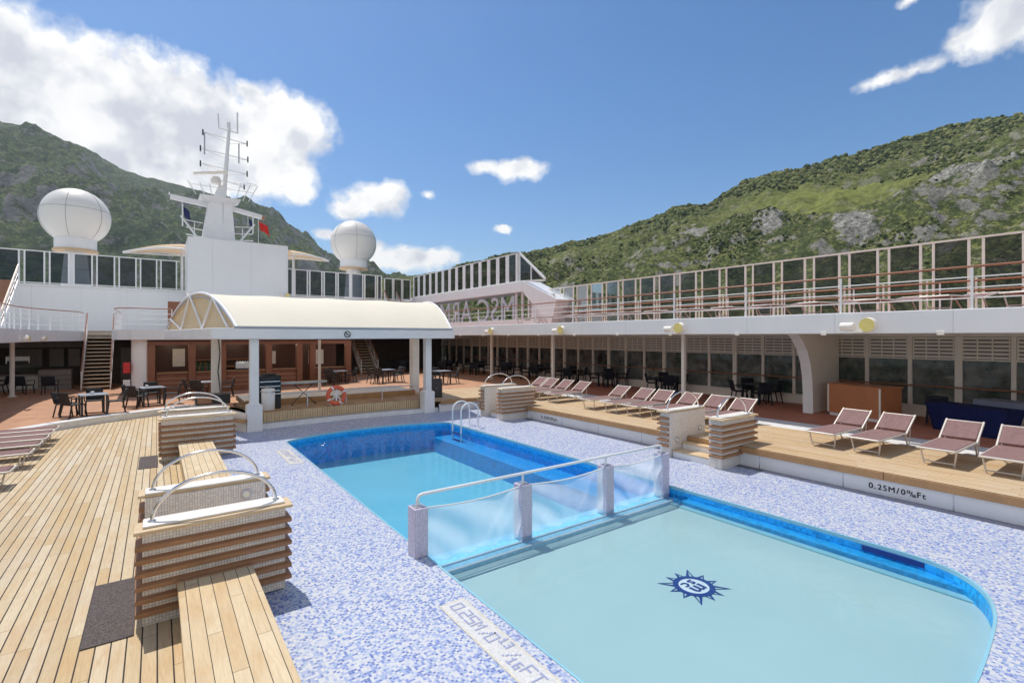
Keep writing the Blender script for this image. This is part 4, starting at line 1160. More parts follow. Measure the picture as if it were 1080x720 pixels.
# ================================================================== BAR, CAFE AND BACK DECKS
def bar_kiosk():
    t = thing('bar_kiosk', 'reddish brown bar with wooden pillars and a long counter behind the pavilion', 'bar', (3, 29, ZB))
    Y = 29.0
    b = MB(); b.box(-.35, 9.3, Y + 3.0, Y + 3.2, ZB, 2.45); b.build('back_wall', 'dark_wood', t, True)
    b = MB(); b.box(-.35, 9.3, Y, Y + .15, 2.20, 2.45); b.build('header', 'bar_wood', t, True)
    b = MB(); b.box(-.35, -.05, Y - .03, Y + 3, ZB, 2.2); b.build('end_pillar', 'bar_wood', t, True, bevel=.01)
    for x in (1.28, 2.6, 4.75, 6.3, 7.0, 9.0):
        b = MB(); b.box(x, x + .3, Y - .03, Y + .35, ZB, 2.199); b.build('pillar', 'bar_wood', t, True, bevel=.01)
    for x0, x1 in ((0, 1.27), (1.6, 2.59), (2.92, 4.74), (5.07, 6.29), (7.32, 8.98)):
        b = MB(); b.box(x0, x1, Y + .12, Y + .30, ZB, .80); b.build('counter_front', 'bar_wood', t, True)
        b = MB(); b.box(x0, x1, Y - .02, Y + .62, .802, .86); b.build('counter_top', 'slat_wood', t, True, bevel=.01)
        for z in (.1, .32, .54): b2 = MB(); b2.box(x0, x1, Y + .105, Y + .119, z, z + .05); b2.build('front_rib', 'stair_brown', t, True)
    b = MB(); b.box(-.35, 9.3, Y, Y + 3.2, 2.38, 2.42); b.build('ceiling', 'dark_wood', t, True)
    b = MB(); b.box(.7, 1.25, Y + 2.9, Y + 2.98, 1.0, 1.95); b.build('menu_screen', 'sign_white', t, True)
    b = MB(); b.box(5.3, 5.75, Y + 2.9, Y + 2.98, 1.0, 1.75); b.build('menu_screen', 'sign_white', t, True)
    b = MB(); b.box(7.6, 8.5, Y + 2.9, Y + 2.98, .9, 1.8); b.build('menu_screen', 'sign_white', t, True)
    b = MB(); b.box(1.6, 4.7, Y + 2.6, Y + 2.99, .9, .95); b.build('back_shelf', 'slat_wood', t, True)
    b = MB(); b.box(1.6, 4.7, Y + 2.7, Y + 2.99, 1.30, 1.34); b.build('back_shelf', 'slat_wood', t, True)
bar_kiosk()
for k, xx in enumerate((.65, 2.1, 3.8, 5.7, 8.1)):
    ld = bpy.data.lights.new('bar_downlight', 'POINT'); ld.energy = 11; ld.color = (1, .82, .6); ld.shadow_soft_size = .06
    lo = bpy.data.objects.new('bar_downlight', ld); COL.objects.link(lo); lo.location = (xx, 30.4, 2.25)
b = MB(); b.lathe([(.045, 0), (.045, .2), (.018, .25), (.018, .32)], 10); bot0 = None
for k in range(26):
    x = 1.68 + (k % 13) * .085; z = .861 if k < 13 else .951; y = 29.42 if k < 13 else 31.8
    lab = 'bottle standing in the row on the bar counter' if k < 13 else 'bottle standing in the row on the back shelf of the bar'
    if bot0 is None:
        bot0 = b.build('bottle', 'bottle_green'); o = bot0
    else:
        o = bot0.copy(); COL.objects.link(o)
        if k % 3 == 1:
            if 'amber' not in globals(): amber = bot0.data.copy(); amber.materials[0] = M['bottle_amber']
            o.data = amber
    o.location = (x + rng.uniform(-.01, .01), y + rng.uniform(-.05, .05), z); o.scale = (1, 1, rng.uniform(.85, 1.15))
    tag(o, lab, 'bottle', 'bottles on the bar counter' if k < 13 else 'bottles on the back shelf')
t = thing('coffee_machine', 'pale coffee machine with cups on the bar counter right of the bottles', 'coffee machine', (3.75, 29.4, .861))
b = MB(); b.box(-.4, .4, -.15, .2, .05, .40); b.build('body', 'steel', t, bevel=.03)
b = MB(); b.box(-.42, .42, -.2, .22, 0, .049); b.build('drip_tray', 'dark_metal', t)
b = MB()
for k in range(6): b.lathe([(.03, 0), (.04, .06)], 10, (-.3 + k * .12, 0, .401))
b.build('cup_row', 'sign_white', t)
# mid deck over the bar
b = MB(); b.prism([(-1.7, 36), (-1.7, 29.6), (-1.45, 29.0), (-.9, 28.6), (7.2, 28.6), (13.5, 33), (20, 33), (20, 44), (-1.7, 44)], 2.46, 2.93); struct(b.build('middle_deck', 'wall_white'))
b = MB(); b.prism([(-16, -6), (-4.4, -6), (-4.4, 29.6), (-4.25, 31.2), (-3.8, 32.9), (-3.25, 34.3), (-3.2, 44), (-16, 44)], 2.38, 2.9); struct(b.build('side_middle_deck', 'wall_white'))
b = MB(); b.box(-3.2, -1.7, 36.4, 44, 2.5, 2.94); struct(b.build('stair_landing', 'wall_white'))
# white round column
x = -.55
t = thing('round_column', 'thick round white column at the left end of the bar', 'column', (x, 29.4, ZB))
b = MB(); b.lathe([(.42, 0), (.42, 2.66)], 28); b.build('shaft', 'white_paint', t)
b = MB(); b.lathe([(.45, 0), (.45, .1), (.42, .12)], 28); b.build('base_ring', 'grey_paint', t)
railing('white railing with a brown top above the bar, left of the canopy', [(.6, 28.75), (-.8, 28.75), (-1.4, 29.1), (-1.6, 29.7), (-1.62, 36)], 2.93, .62, 1.0, nrails=3)
railing('white railing with a dark top on the left middle deck', [(-4.95, 12), (-4.95, 30), (-4.6, 31.8), (-3.9, 33.4), (-3.35, 34.6), (-3.33, 36.5)], 2.9, .8, 1.02, nrails=3)
# back wall and dark recess
t = thing('superstructure_wall', 'long white wall below the upper windscreens at the back', 'wall', (0, 44, ZB))
b = MB(); b.box(-18, 20, 44, 44.3, 2.9, 5.95); b.build('upper_wall', 'wall_white', t, True)
b = MB(); b.box(-18, 20, 43.85, 44.35, 5.951, 6.03); b.build('wall_coping', 'white_paint', t, True)
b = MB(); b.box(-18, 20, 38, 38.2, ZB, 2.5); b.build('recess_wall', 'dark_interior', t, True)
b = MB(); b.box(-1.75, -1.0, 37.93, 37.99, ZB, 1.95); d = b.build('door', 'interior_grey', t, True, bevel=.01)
b = MB(); b.box(-1.12, -1.06, 37.88, 37.93, .8, .95); b.build('handle', 'steel', d, True)
b = MB(); b.box(-18, 20, 44.3, 70, 5.5, 5.94); b.build('upper_floor', 'wall_white', t, True)
t = thing('fire_box', 'red fire box on the round white column beside the left stairs', 'fire box', (-1.1, 29.2, .9))
b = MB(); b.box(-.16, .10, -.1, .1, 0, .5); b.build('box', 'fire_red', t, bevel=.015)
b = MB(); b.box(-.12, .06, -.106, -.1, .06, .44); b.build('door', 'fire_red', t, bevel=.004)
b = MB(); b.box(-.16, .1, -.08, .1, -.75, -.32); b.build('lower_case', 'sign_white', t, bevel=.01)
# left stairs
def stair(name_label, x0, x1, y0, z0, y1, z1, n_, tread='tread_wood', stringer='white_paint', top='rail_wood', closed=False):
    t = thing('deck_stairs', name_label, 'stairs', ((x0 + x1) / 2, y0, z0), 0, 'stairs between the decks')
    for k in range(n_):
        f = (k + .5) / n_; y = y0 + (y1 - y0) * f; z = z0 + (z1 - z0) * (k + 1) / n_
        b = MB(); b.box(x0, x1, y - .13, y + .13, z - .045, z); b.build('tread', tread, t, True)
    if closed:
        b = MB()
        for k in range(n_):
            y = y0 + (y1 - y0) * (k + .02) / n_; z = z0 + (z1 - z0) * k / n_; b.box(x0, x1, y, y + .02, z, z + (z1 - z0) / n_ - .05)
        b.build('riser', 'stair_brown', t, True)
    d = Vector((0, y1 - y0, z1 - z0)).normalized()
    for x in (x0 - .04, x1 + .04):
        b = MB(); b.bar((x, y0 - .1, z0 + .05), (x, y1, z1 - .02), .05, .26); s = b.build('stringer', stringer, t, True)
        b = MB(); b.bar((x, y0 - .1, z0 + 1.0), (x, y1, z1 + .98), .06, .06); b.build('handrail', top, s, True)
        b = MB()
        b.bar((x, y0 - .1, z0 + .55), (x, y1, z1 + .5), .025, .025); b.bar((x, y0 - .1, z0 + .78), (x, y1, z1 + .74), .025, .025)
        for k in range(5):
            f = k / 4; b.bar((x, y0 - .1 + (y1 - y0 + .1) * f, z0 + (z1 - z0) * f), (x, y0 - .1 + (y1 - y0 + .1) * f, z0 + 1 + (z1 - z0) * f), .035, .035)
        b.build('balusters', 'white_paint', s, True)
    return t
stair('wooden tread stairs rising to the left middle deck beside the cafe', -3.12, -2.02, 33.8, ZB, 36.5, 2.94, 16)
stair('brown stairs with a red handrail at the left edge, up to the windscreens', -8.3, -6.75, 37.2, 2.95, 41.2, 5.95, 16, closed=True, tread='stair_brown')
x, y = 12.0, 34.3
stair('white railed stairs seen under the canopy behind the bar', 11.5, 12.6, 33.6, 0, 36.6, 2.9, 15)
stair('small white stairs at the corner where the two upper windscreens meet', 17.2, 18.3, 41, 2.95, 43.9, 5.95, 12)
# cafe under the left deck
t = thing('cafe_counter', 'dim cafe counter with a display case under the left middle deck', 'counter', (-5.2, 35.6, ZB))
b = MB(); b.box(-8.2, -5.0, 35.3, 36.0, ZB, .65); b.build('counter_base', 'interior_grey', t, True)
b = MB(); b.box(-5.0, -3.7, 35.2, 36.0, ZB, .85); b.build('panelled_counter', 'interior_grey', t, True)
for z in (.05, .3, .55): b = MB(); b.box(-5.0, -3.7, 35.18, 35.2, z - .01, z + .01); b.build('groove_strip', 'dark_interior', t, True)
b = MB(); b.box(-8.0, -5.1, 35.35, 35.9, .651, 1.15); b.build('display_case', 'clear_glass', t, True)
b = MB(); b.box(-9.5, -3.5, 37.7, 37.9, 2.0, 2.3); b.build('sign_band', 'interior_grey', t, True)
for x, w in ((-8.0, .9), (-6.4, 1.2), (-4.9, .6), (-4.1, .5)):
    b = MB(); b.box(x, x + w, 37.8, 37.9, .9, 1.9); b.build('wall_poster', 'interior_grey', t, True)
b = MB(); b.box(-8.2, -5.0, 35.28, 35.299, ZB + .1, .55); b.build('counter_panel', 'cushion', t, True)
t = thing('coffee_machine', 'dark espresso machine on the cafe display case', 'coffee machine', (-5.8, 35.7, 1.151))
b = MB(); b.box(-.45, .45, -.2, .2, .04, .45); b.build('body', 'steel', t, bevel=.03)
b = MB(); b.box(-.4, .4, -.22, -.2, .05, .2); b.build('front_panel', 'dark_metal', t)
for k in range(5):
    x, y, z = at_z(-8 + 14 * k, 418 - (k % 2) * 5, ZB)
    put('cn', (x, y + 1.2, ZB), rng.uniform(0, 6), f'black chair in the shade in front of the cafe counter, {ordinal(k)} from the left edge', 'black chairs in the cafe shade')
t = thing('deck_column', 'white pole holding up the left middle deck by the cafe', 'column', (-5.45, 32.2, ZB), 0, 'white poles under the left deck')
b = MB(); b.lathe([(.09, 0), (.09, 2.53)], 14); b.build('shaft', 'white_paint', t)
b = MB(); b.lathe([(.16, 0), (.16, .04), (.1, .06)], 14); b.build('base_plate', 'white_paint', t)
for (u_, l) in ((22, 'floodlight on the left middle deck edge above the cafe pole'), (41, 'floodlight on the left middle deck edge, second from the left'), (51, 'floodlight on the left middle deck edge nearest the stairs')):
    x, y, z = at_x(u_, 357, -4.39); q = floodlight(x, y, z - .1, l, s=.7); q.rotation_euler = (0, 0, PI)
# poles under the middle deck near the stairs / pavilion
for u, l in ((441, 'white pole under the middle deck left of the right pavilion columns'), (433, 'thin white pole in the shade left of the pavilion column'), (337, 'white pole in front of the bar under the canopy')):
    yv = 24.0 if u == 337 else 31.0
    x, y, _ = at_y(u, 380, yv)
    t = thing('deck_column', l, 'column', (x, y, zb(x)), 0, 'white poles under the middle deck')
    b = MB(); b.lathe([(.065, .03), (.065, 2.46 - zb(x))], 12); b.build('shaft', 'white_paint', t)
    b = MB(); b.lathe([(.12, 0), (.12, .03)], 12); b.build('base_plate', 'white_paint', t)

# ================================================================== UPPER SUPERSTRUCTURE
UZ = 6.03
windscreen('dark windscreen on the back wall left of the white mast block', (-15.2, 43.95), (1.4, 43.95), UZ, 2.15, 1.19, .26, 'screen_glass', wide=.04, split=.52)
windscreen('dark windscreen on the back wall right of the white mast block', (8.2, 43.95), (16.9, 43.95), UZ, 2.2, 1.19, .20, 'screen_glass', wide=.05, split=.5)
windscreen('tall windscreen climbing along the starboard side towards the slanted end', (20.0, 43.6), (20.0, 26.9), 6.35, 1.95, 1.2, .22, 'screen_glass', wide=.09, z0=.06)
t = thing('slanted_end_screen', 'triangular glazed end of the starboard windscreen with a slanting white edge', 'windscreen', (20, 26.5, 5.6))
b = MB(); b.bar((20, 26.75, 8.32), (20, 24.0, 6.3), .12, .12); b.build('slanted_post', 'white_paint', t, True)
b = MB(); b.bar((20, 26.7, 6.36), (20, 24.0, 6.2), .1, .1); b.build('bottom_rail', 'white_paint', t, True)
b = MB(); b.bar((20, 26.7, 6.36), (20, 26.7, 8.3), .12, .10); b.build('post', 'white_paint', t, True)
b = MB(); b.bar((20, 25.4, 6.3), (20, 25.4, 7.3), .08, .08); b.build('post', 'white_paint', t, True)
b = MB(); b.add([(20, 26.6, 6.4), (20, 25.45, 6.35), (20, 25.45, 7.32), (20, 26.6, 8.15)], [(0, 1, 2, 3)]); b.build('pane', 'screen_glass', t, True, fix=False)
b = MB(); b.add([(20, 25.35, 6.35), (20, 24.3, 6.3), (20, 25.35, 7.15)], [(0, 1, 2)]); b.build('pane', 'screen_glass', t, True, fix=False)
# starboard upper band with the cut out lettering
t = thing('lettered_screen', 'white side screen with large mirrored letters below the starboard windscreen', 'lettered screen', (20, 33, 3.2))
b = MB(); b.box(19.85, 21.5, 26.2, 46, 5.62, 6.34); b.build('upper_band', 'wall_white', t, True, bevel=.02)
b = MB(); b.add([(19.86, 26.2, 6.34), (19.86, 26.2, 5.62), (19.86, 23.3, 3.3), (19.86, 22.7, 4.9), (21.4, 26.2, 6.34), (21.4, 26.2, 5.62), (21.4, 23.3, 3.3), (21.4, 22.7, 4.9)],
                [(0, 1, 2, 3), (7, 6, 5, 4), (0, 4, 5, 1), (1, 5, 6, 2), (2, 6, 7, 3), (3, 7, 4, 0)]); b.build('sloping_end', 'wall_white', t, True)
b = MB(); b.box(20.0, 20.15, 23.2, 25.4, 3.2, 5.3); b.box(20.0, 20.15, 25.4, 26.2, 3.2, 3.7); b.build('end_panel', 'wall_white', t, True)
b = MB(); b.box(20.0, 20.12, 26.2, 46, 3.2, 3.75); b.build('lower_band', 'wall_white', t, True)
for y in (25.65, 26.35, 27.05):
    b = MB(); b.box(20.0, 20.12, y, y + .14, 3.76, 5.6); b.build('slot_post', 'wall_white', t, True)
v, f = text_geo('MSC ARMONIA', 2.55, 1.02)
mn = min(p[0] for p in v)
b = MB(); k = len(v)
# the lettering faces outboard, so from the deck it is seen from behind, mirrored: M nearest the camera
b.add([(20.05, 27.35 + (p[0] - mn) * 1.02, 3.70 + p[1]) for p in v] + [(20.13, 27.35 + (p[0] - mn) * 1.02, 3.70 + p[1]) for p in v], list(f) + [tuple(i + k for i in q)[::-1] for q in f])
b.build('mirrored_letters', 'letter_grey', t, True, fix=False)
# corner tower of screens
windscreen('short dark corner screen between the back and starboard windscreens', (17.2, 43.9), (19.8, 43.9), UZ, 2.0, .9, .15, 'screen_glass')
# mast block
x0 = at_y(198, 300, 40)[0]; x1 = at_y(303.5, 300, 40)[0]
t = thing('mast_block', 'plain white block carrying the radar mast', 'block', ((x0 + x1) / 2, 42, 2.9))
b = MB(); b.box(x0, x1, 40, 44.6, 2.94, 9.45); b.build('block_body', 'wall_white', t, True, bevel=.03)
b = MB(); b.tube([(x1 - .02, 39.95, 2.9), (x1 - .02, 39.95, 9.4)], .03, 6); b.build('downpipe', 'white_paint', t, True)
for u in (203, 300):
    xx = at_y(u, 312, 39.8)[0]; zz = at_y(u, 313, 39.8)[2]
    q = floodlight(xx, 39.95, zz, 'floodlight low on the white mast block at its ' + ('left' if u == 203 else 'right') + ' corner', 'floodlights on the mast block', .8); q.rotation_euler = (0, 0, R(90))
def mast():
    bx, by = at_y(230, 250, 42)[0], 42.0
    t = thing('radar_mast', 'white radar mast with crossarms, antennas and railed platform', 'mast', (bx, by, 9.45))
    def taper(nm, z0, z1, w0, w1, d0, d1, lean=0, m_='white_paint'):
        b = MB(); vs = []
        for z, w, d, l in ((z0, w0, d0, 0), (z1, w1, d1, lean)):
            vs += [(-w / 2 + l, -d / 2, z), (w / 2 + l, -d / 2, z), (w / 2 + l, d / 2, z), (-w / 2 + l, d / 2, z)]
        b.add(vs, [(3, 2, 1, 0), (4, 5, 6, 7), (0, 1, 5, 4), (1, 2, 6, 5), (2, 3, 7, 6), (3, 0, 4, 7)]); return b.build(nm, m_, t, bevel=.02)
    taper('tower', 0, 3.0, 2.1, 1.45, 1.6, 1.2, .1)
    taper('platform', 2.9, 3.25, 1.5, 2.6, 1.3, 2.0, .1)
    b = MB(); b.bar((-2.9, 0, 3.0), (-.6, 0, 2.75), .35, .32); b.bar((2.9, 0, 2.35), (.7, 0, 2.75), .35, .30); b.bar((-2.95, 0, 3.1), (-2.95, 0, 3.3), .08, .08); b.build('crossarm', 'white_paint', t, bevel=.02)
    b = MB(); b.tube([(2.6, 0, 2.45), (3.1, 0, 2.3)], .16, 10); b.build('lantern', 'stair_brown', t)
    taper('upper_tower', 3.25, 4.3, .75, .45, .7, .45, .25)
    b = MB(); b.tube([(.35, 0, 3.3), (.72, 0, 8.75)], [.17, .10], 10); b.build('pole', 'white_paint', t)
    b = MB(); b.bar((-1.55, -.5, 4.75), (.55, -.5, 5.25), .3, .16); b.build('radar_scanner', 'cream_white', t, bevel=.03)
    b = MB(); b.lathe([(.3, 0), (.35, .25), (.22, .5)], 14, (-.15, -.35, 4.3)); b.build('scanner_motor', 'cream_white', t)
    b = MB()
    b.tube([(.05, 0, 8.55), (1.35, 0, 8.45)], .05, 6); b.tube([(.05, 0, 8.5), (.0, 0, 9.6)], .05, 6); b.tube([(1.25, 0, 8.45), (1.25, 0, 10.0)], .06, 6); b.tube([(.68, 0, 8.7), (.68, 0, 9.1)], .12, 8)
    b.build('top_aerials', 'white_paint', t)
    for z, l, r_ in ((7.9, -.95, 1.9), (6.7, -1.1, 1.95), (5.6, -1.1, 1.9), (4.6, .5, 1.7)):
        b = MB(); b.tube([(l, 0, z + .12), (r_, 0, z - .12)], .035, 6); b.tube([(l, 0, z + .12), (.5, 0, z - .3)], .02, 6); b.tube([(r_, 0, z - .12), (.5, 0, z - .4)], .02, 6)
        a = b.build('yard', 'white_paint', t)
        b = MB(); b.tube([(l, 0, z - .12), (l, 0, z + .30)], .05, 8); b.build('yard_lamp', 'dark_metal', a); b = MB(); b.tube([(r_, 0, z - .30), (r_, 0, z + .12)], .05, 8); b.build('yard_lamp', 'dark_metal', a)
    b = MB(); b.tube([(-.85, 0, 6.4), (-.85, 0, 8.0)], .05, 6); b.tube([(1.35, 0, 6.2), (1.35, 0, 7.7)], .05, 6); b.build('whip_aerial', 'grey_paint', t)
    # basket rails on the platform and at the foot
    b = MB()
    for z in (3.9, 4.5): b.tube([(-1.9 + .3 * (4.5 - z), -.9, z), (2.4 - .3 * (4.5 - z), -.9, z)], .025, 6) if z < 4 else b.tube([(1.0 + 1.4 * math.cos(a), -.9 + .3 * math.sin(a), 4.5) for a in [R(x) for x in range(-60, 200, 20)]], .025, 6)
    for x in (-1.9, -1.2, -.6, 1.4, 2.0, 2.5): b.tube([(x * .75, -.9, 3.2), (x, -.9, 4.5 if x > 0 else 4.1)], .03, 6)
    b.build('platform_rail', 'white_paint', t)
    for s in (-1, 1):
        b = MB()
        for z in (.25, .75, 1.25): b.tube([(s * 1.0, -.7, z), (s * 2.1 + .1, -.7, z + .1)], .035, 6)
        b.tube([(s * 1.2, -.7, 0), (s * 2.3, -.7, 1.6)], .07, 6); b.tube([(s * 2.2, -.7, .9), (s * 2.2, -.7, 2.4)], .05, 6); b.tube([(s * 1.5, -.7, .1), (s * 1.5, -.7, 1.2)], .035, 6)
        b.build('foot_rail', 'white_paint', t)
    b = MB(); b.tube([(.25, -.75, 0), (.25, -.62, 3.1)], .02, 5); b.build('halyard', 'grey_paint', t)
    for nm, (x, z, w, h), m_, lab in (('flag', (-2.2, 1.6, .5, .8), 'blue_cloth', 'dark blue flag hanging left of the radar mast'), ('flag', (1.9, 1.55, .35, .55), 'blue_cloth', 'small dark flag between the mast and the red one'), ('flag', (2.6, 1.25, .8, .7), 'red_cloth', 'red flag hanging right of the radar mast')):
        b = MB(); vs = []; q = 8
        for j in range(q + 1):
            for i in range(q + 1):
                u, vv = i / q, j / q
                vs.append((bx + x + w * u * (.8 - .3 * vv * 0) + .12 * vv, by - .6 + .10 * math.sin(6 * u + 2 * vv), 9.45 + z + h * (1 - vv) - .55 * u * h + .0))
        b.add(vs, [(j * (q + 1) + i, j * (q + 1) + i + 1, (j + 1) * (q + 1) + i + 1, (j + 1) * (q + 1) + i) for j in range(q) for i in range(q)], True)
        o = b.build(nm, m_, fix=False); md = o.modifiers.new('Solidify', 'SOLIDIFY'); md.thickness = .01
        tag(o, lab, 'flag', 'flags at the mast')
        fx = bx + x - .02
        b = MB(); b.tube([(fx, by - .6, 9.4 if x > 2 else 10.9), (fx, by - .6, 9.45 + z + h + .5)], .02, 5); pz = b.build('flag_staff', 'white_paint', t, True)
mast()
# radomes
def radome(cx, cy, cz, r, sq, z0, label, bands=True):
    t = thing('radome', label, 'radome', (cx, cy, z0), 0, 'satellite domes on the upper deck')
    b = MB()
    prof = []
    a0 = -52
    for a in range(a0, 91, 6): prof.append((max(.01, r * math.cos(R(a))), cz - z0 + r * sq * math.sin(R(a))))
    b.lathe(prof, 40); b.build('dome', 'radome_white', t)
    rn = r * math.cos(R(a0)); zn = cz - z0 + r * sq * math.sin(R(a0))
    b = MB(); b.lathe([(rn * .96, zn - .85), (rn * .96, zn - .0)], 32); b.build('collar', 'white_paint', t)
    b = MB(); b.lathe([(rn * 1.03, zn - 1.0), (rn * 1.03, zn - .85)], 32); b.build('flange', 'canvas_beige', t)
    b = MB(); b.lathe([(rn * .7, 0), (rn * .5, zn - 1.0)], 20); b.build('pedestal', 'white_paint', t)
    b = MB(); zz = cz - z0 + r * sq * math.sin(R(12)); rr = r * math.cos(R(12)) + .005
    b.tube([(rr * math.cos(2 * PI * k / 40), rr * math.sin(2 * PI * k / 40), zz) for k in range(40)], .014, 5, True)
    for m_ in range(6):
        an = 2 * PI * m_ / 6 + .35
        b.tube([((r + .005) * math.cos(R(a)) * math.cos(an), (r + .005) * math.cos(R(a)) * math.sin(an), cz - z0 + (r + .005) * sq * math.sin(R(a))) for a in range(-50, 60, 6)], .014, 5)
    b.build('panel_seams', 'line_grey', t)
    return t
radome(-5.0, 50, 11.75, 2.12, 1.0, 5.94, 'large white satellite dome on the left, in front of the mountain')
rd = radome(17.6, 54, 12.9, 2.42, 1.0, 5.94, 'smaller looking white satellite dome right of the mast block')
x, y, z = at_y(379, 252, 51.5)
# canopies beside the mast block
def sail(label, xa, xb, y, zhi, zlo, tip_left):
    t = thing('shade_canopy', label, 'canopy', ((xa + xb) / 2, y, 5.94), 0, 'beige shade canopies beside the mast block')
    b = MB(); nx, ny = 12, 10; vs = []
    for i in range(nx + 1):
        u = i / nx
        for j in range(ny + 1):
            w = j / ny - .5
            wid = 3.6 * math.sqrt(max(.02, u))
            zz = zlo + (zhi - zlo) * math.sin(PI / 2 * u) - .55 * (2 * w) ** 2 * u
            X = xa + (xb - xa) * u
            vs.append((X, y + wid * w, zz))
    b.add(vs, [(i * (ny + 1) + j, i * (ny + 1) + j + 1, (i + 1) * (ny + 1) + j + 1, (i + 1) * (ny + 1) + j) for i in range(nx) for j in range(ny)], True)
    o = b.build('membrane', 'canvas_beige', t, True, fix=False); md = o.modifiers.new('Solidify', 'SOLIDIFY'); md.thickness = .05
    b = MB(); b.tube([(vs[i * (ny + 1)][0], vs[i * (ny + 1)][1], vs[i * (ny + 1)][2] - .03) for i in range(nx + 1)], .07, 6); b.tube([vs[i * (ny + 1) + ny] for i in range(nx + 1)], .06, 6)
    b.tube([(xa, y, zlo), (xb, y, zlo + .1)], .06, 6)
    b.build('edge_tube', 'white_paint', t, True)
    b = MB(); b.tube([(xb - (.5 if xb > xa else -.5), y, 5.94), (xb - (.5 if xb > xa else -.5), y, zhi - .1)], .09, 8); b.build('mast_pole', 'white_paint', t, True)
xa = at_y(130, 270, 46)[0]; xb = at_y(200, 262, 46)[0]
sail('beige shade canopy left of the white mast block', xa, xb, 46, at_y(165, 256, 46)[2], at_y(130, 266, 46)[2], True)
xa = at_y(346, 275, 46)[0]; xb = at_y(303, 262, 46)[0]
sail('beige shade canopy right of the white mast block', xa, xb, 46, at_y(303, 264, 46)[2], at_y(346, 275, 46)[2], False)
# menu board left of canopy gable
t = thing('notice_board', 'brown notice board with white ring mark above the bar, behind the canopy gable', 'board', (.9, 30.2, 2.93))
x0_, _, z0_ = at_y(177, 333, 30); x1_, _, z1_ = at_y(190, 318, 30)
b = MB(); b.box(x0_, x1_ + .5, 30.15, 30.25, z0_ - .3, z1_); b.build('board', 'bar_wood', t, True)
b = MB(); b.tube([((x0_ + x1_) / 2 + .25 + .14 * math.cos(2 * PI * k / 16), 30.14, (z0_ + z1_) / 2 + .14 * math.sin(2 * PI * k / 16)) for k in range(16)], .02, 5, True); b.build('ring_mark', 'sign_white', t, True)
b = MB(); b.bar(((x0_ + x1_) / 2, 30.2, 2.93), ((x0_ + x1_) / 2, 30.2, z0_ - .3), .06, .06); b.build('leg', 'bar_wood', t, True)

# ================================================================== HILLS
def hash2(ix, iy, seed):
    h = (ix.astype(np.int64) * 374761393 + iy.astype(np.int64) * 668265263 + seed * 1442695041) & 0x7fffffff
    h = ((h ^ (h >> 13)) * 1274126177) & 0x7fffffff
    h = h ^ (h >> 16)
    return (h & 0xffff) / 65535.0
def vnoise(x, y, seed):
    ix = np.floor(x); iy = np.floor(y); fx = x - ix; fy = y - iy
    fx = fx * fx * (3 - 2 * fx); fy = fy * fy * (3 - 2 * fy)
    a = hash2(ix, iy, seed); b_ = hash2(ix + 1, iy, seed); c = hash2(ix, iy + 1, seed); d = hash2(ix + 1, iy + 1, seed)
    return (a * (1 - fx) + b_ * fx) * (1 - fy) + (c * (1 - fx) + d * fx) * fy
def fbm(x, y, seed, oct=5, gain=.5):
    s = 0; a = 1; t = 0
    for k in range(oct):
        s = s + a * (vnoise(x * 2 ** k, y * 2 ** k, seed + k) - .5); t += a; a *= gain
    return s / t * 2
def ridged(x, y, seed, oct=4):
    s = 0; a = 1; t = 0
    for k in range(oct):
        s = s + a * (1 - np.abs(2 * vnoise(x * 2 ** k, y * 2 ** k, seed + k) - 1)); t += a; a *= .5
    return s / t
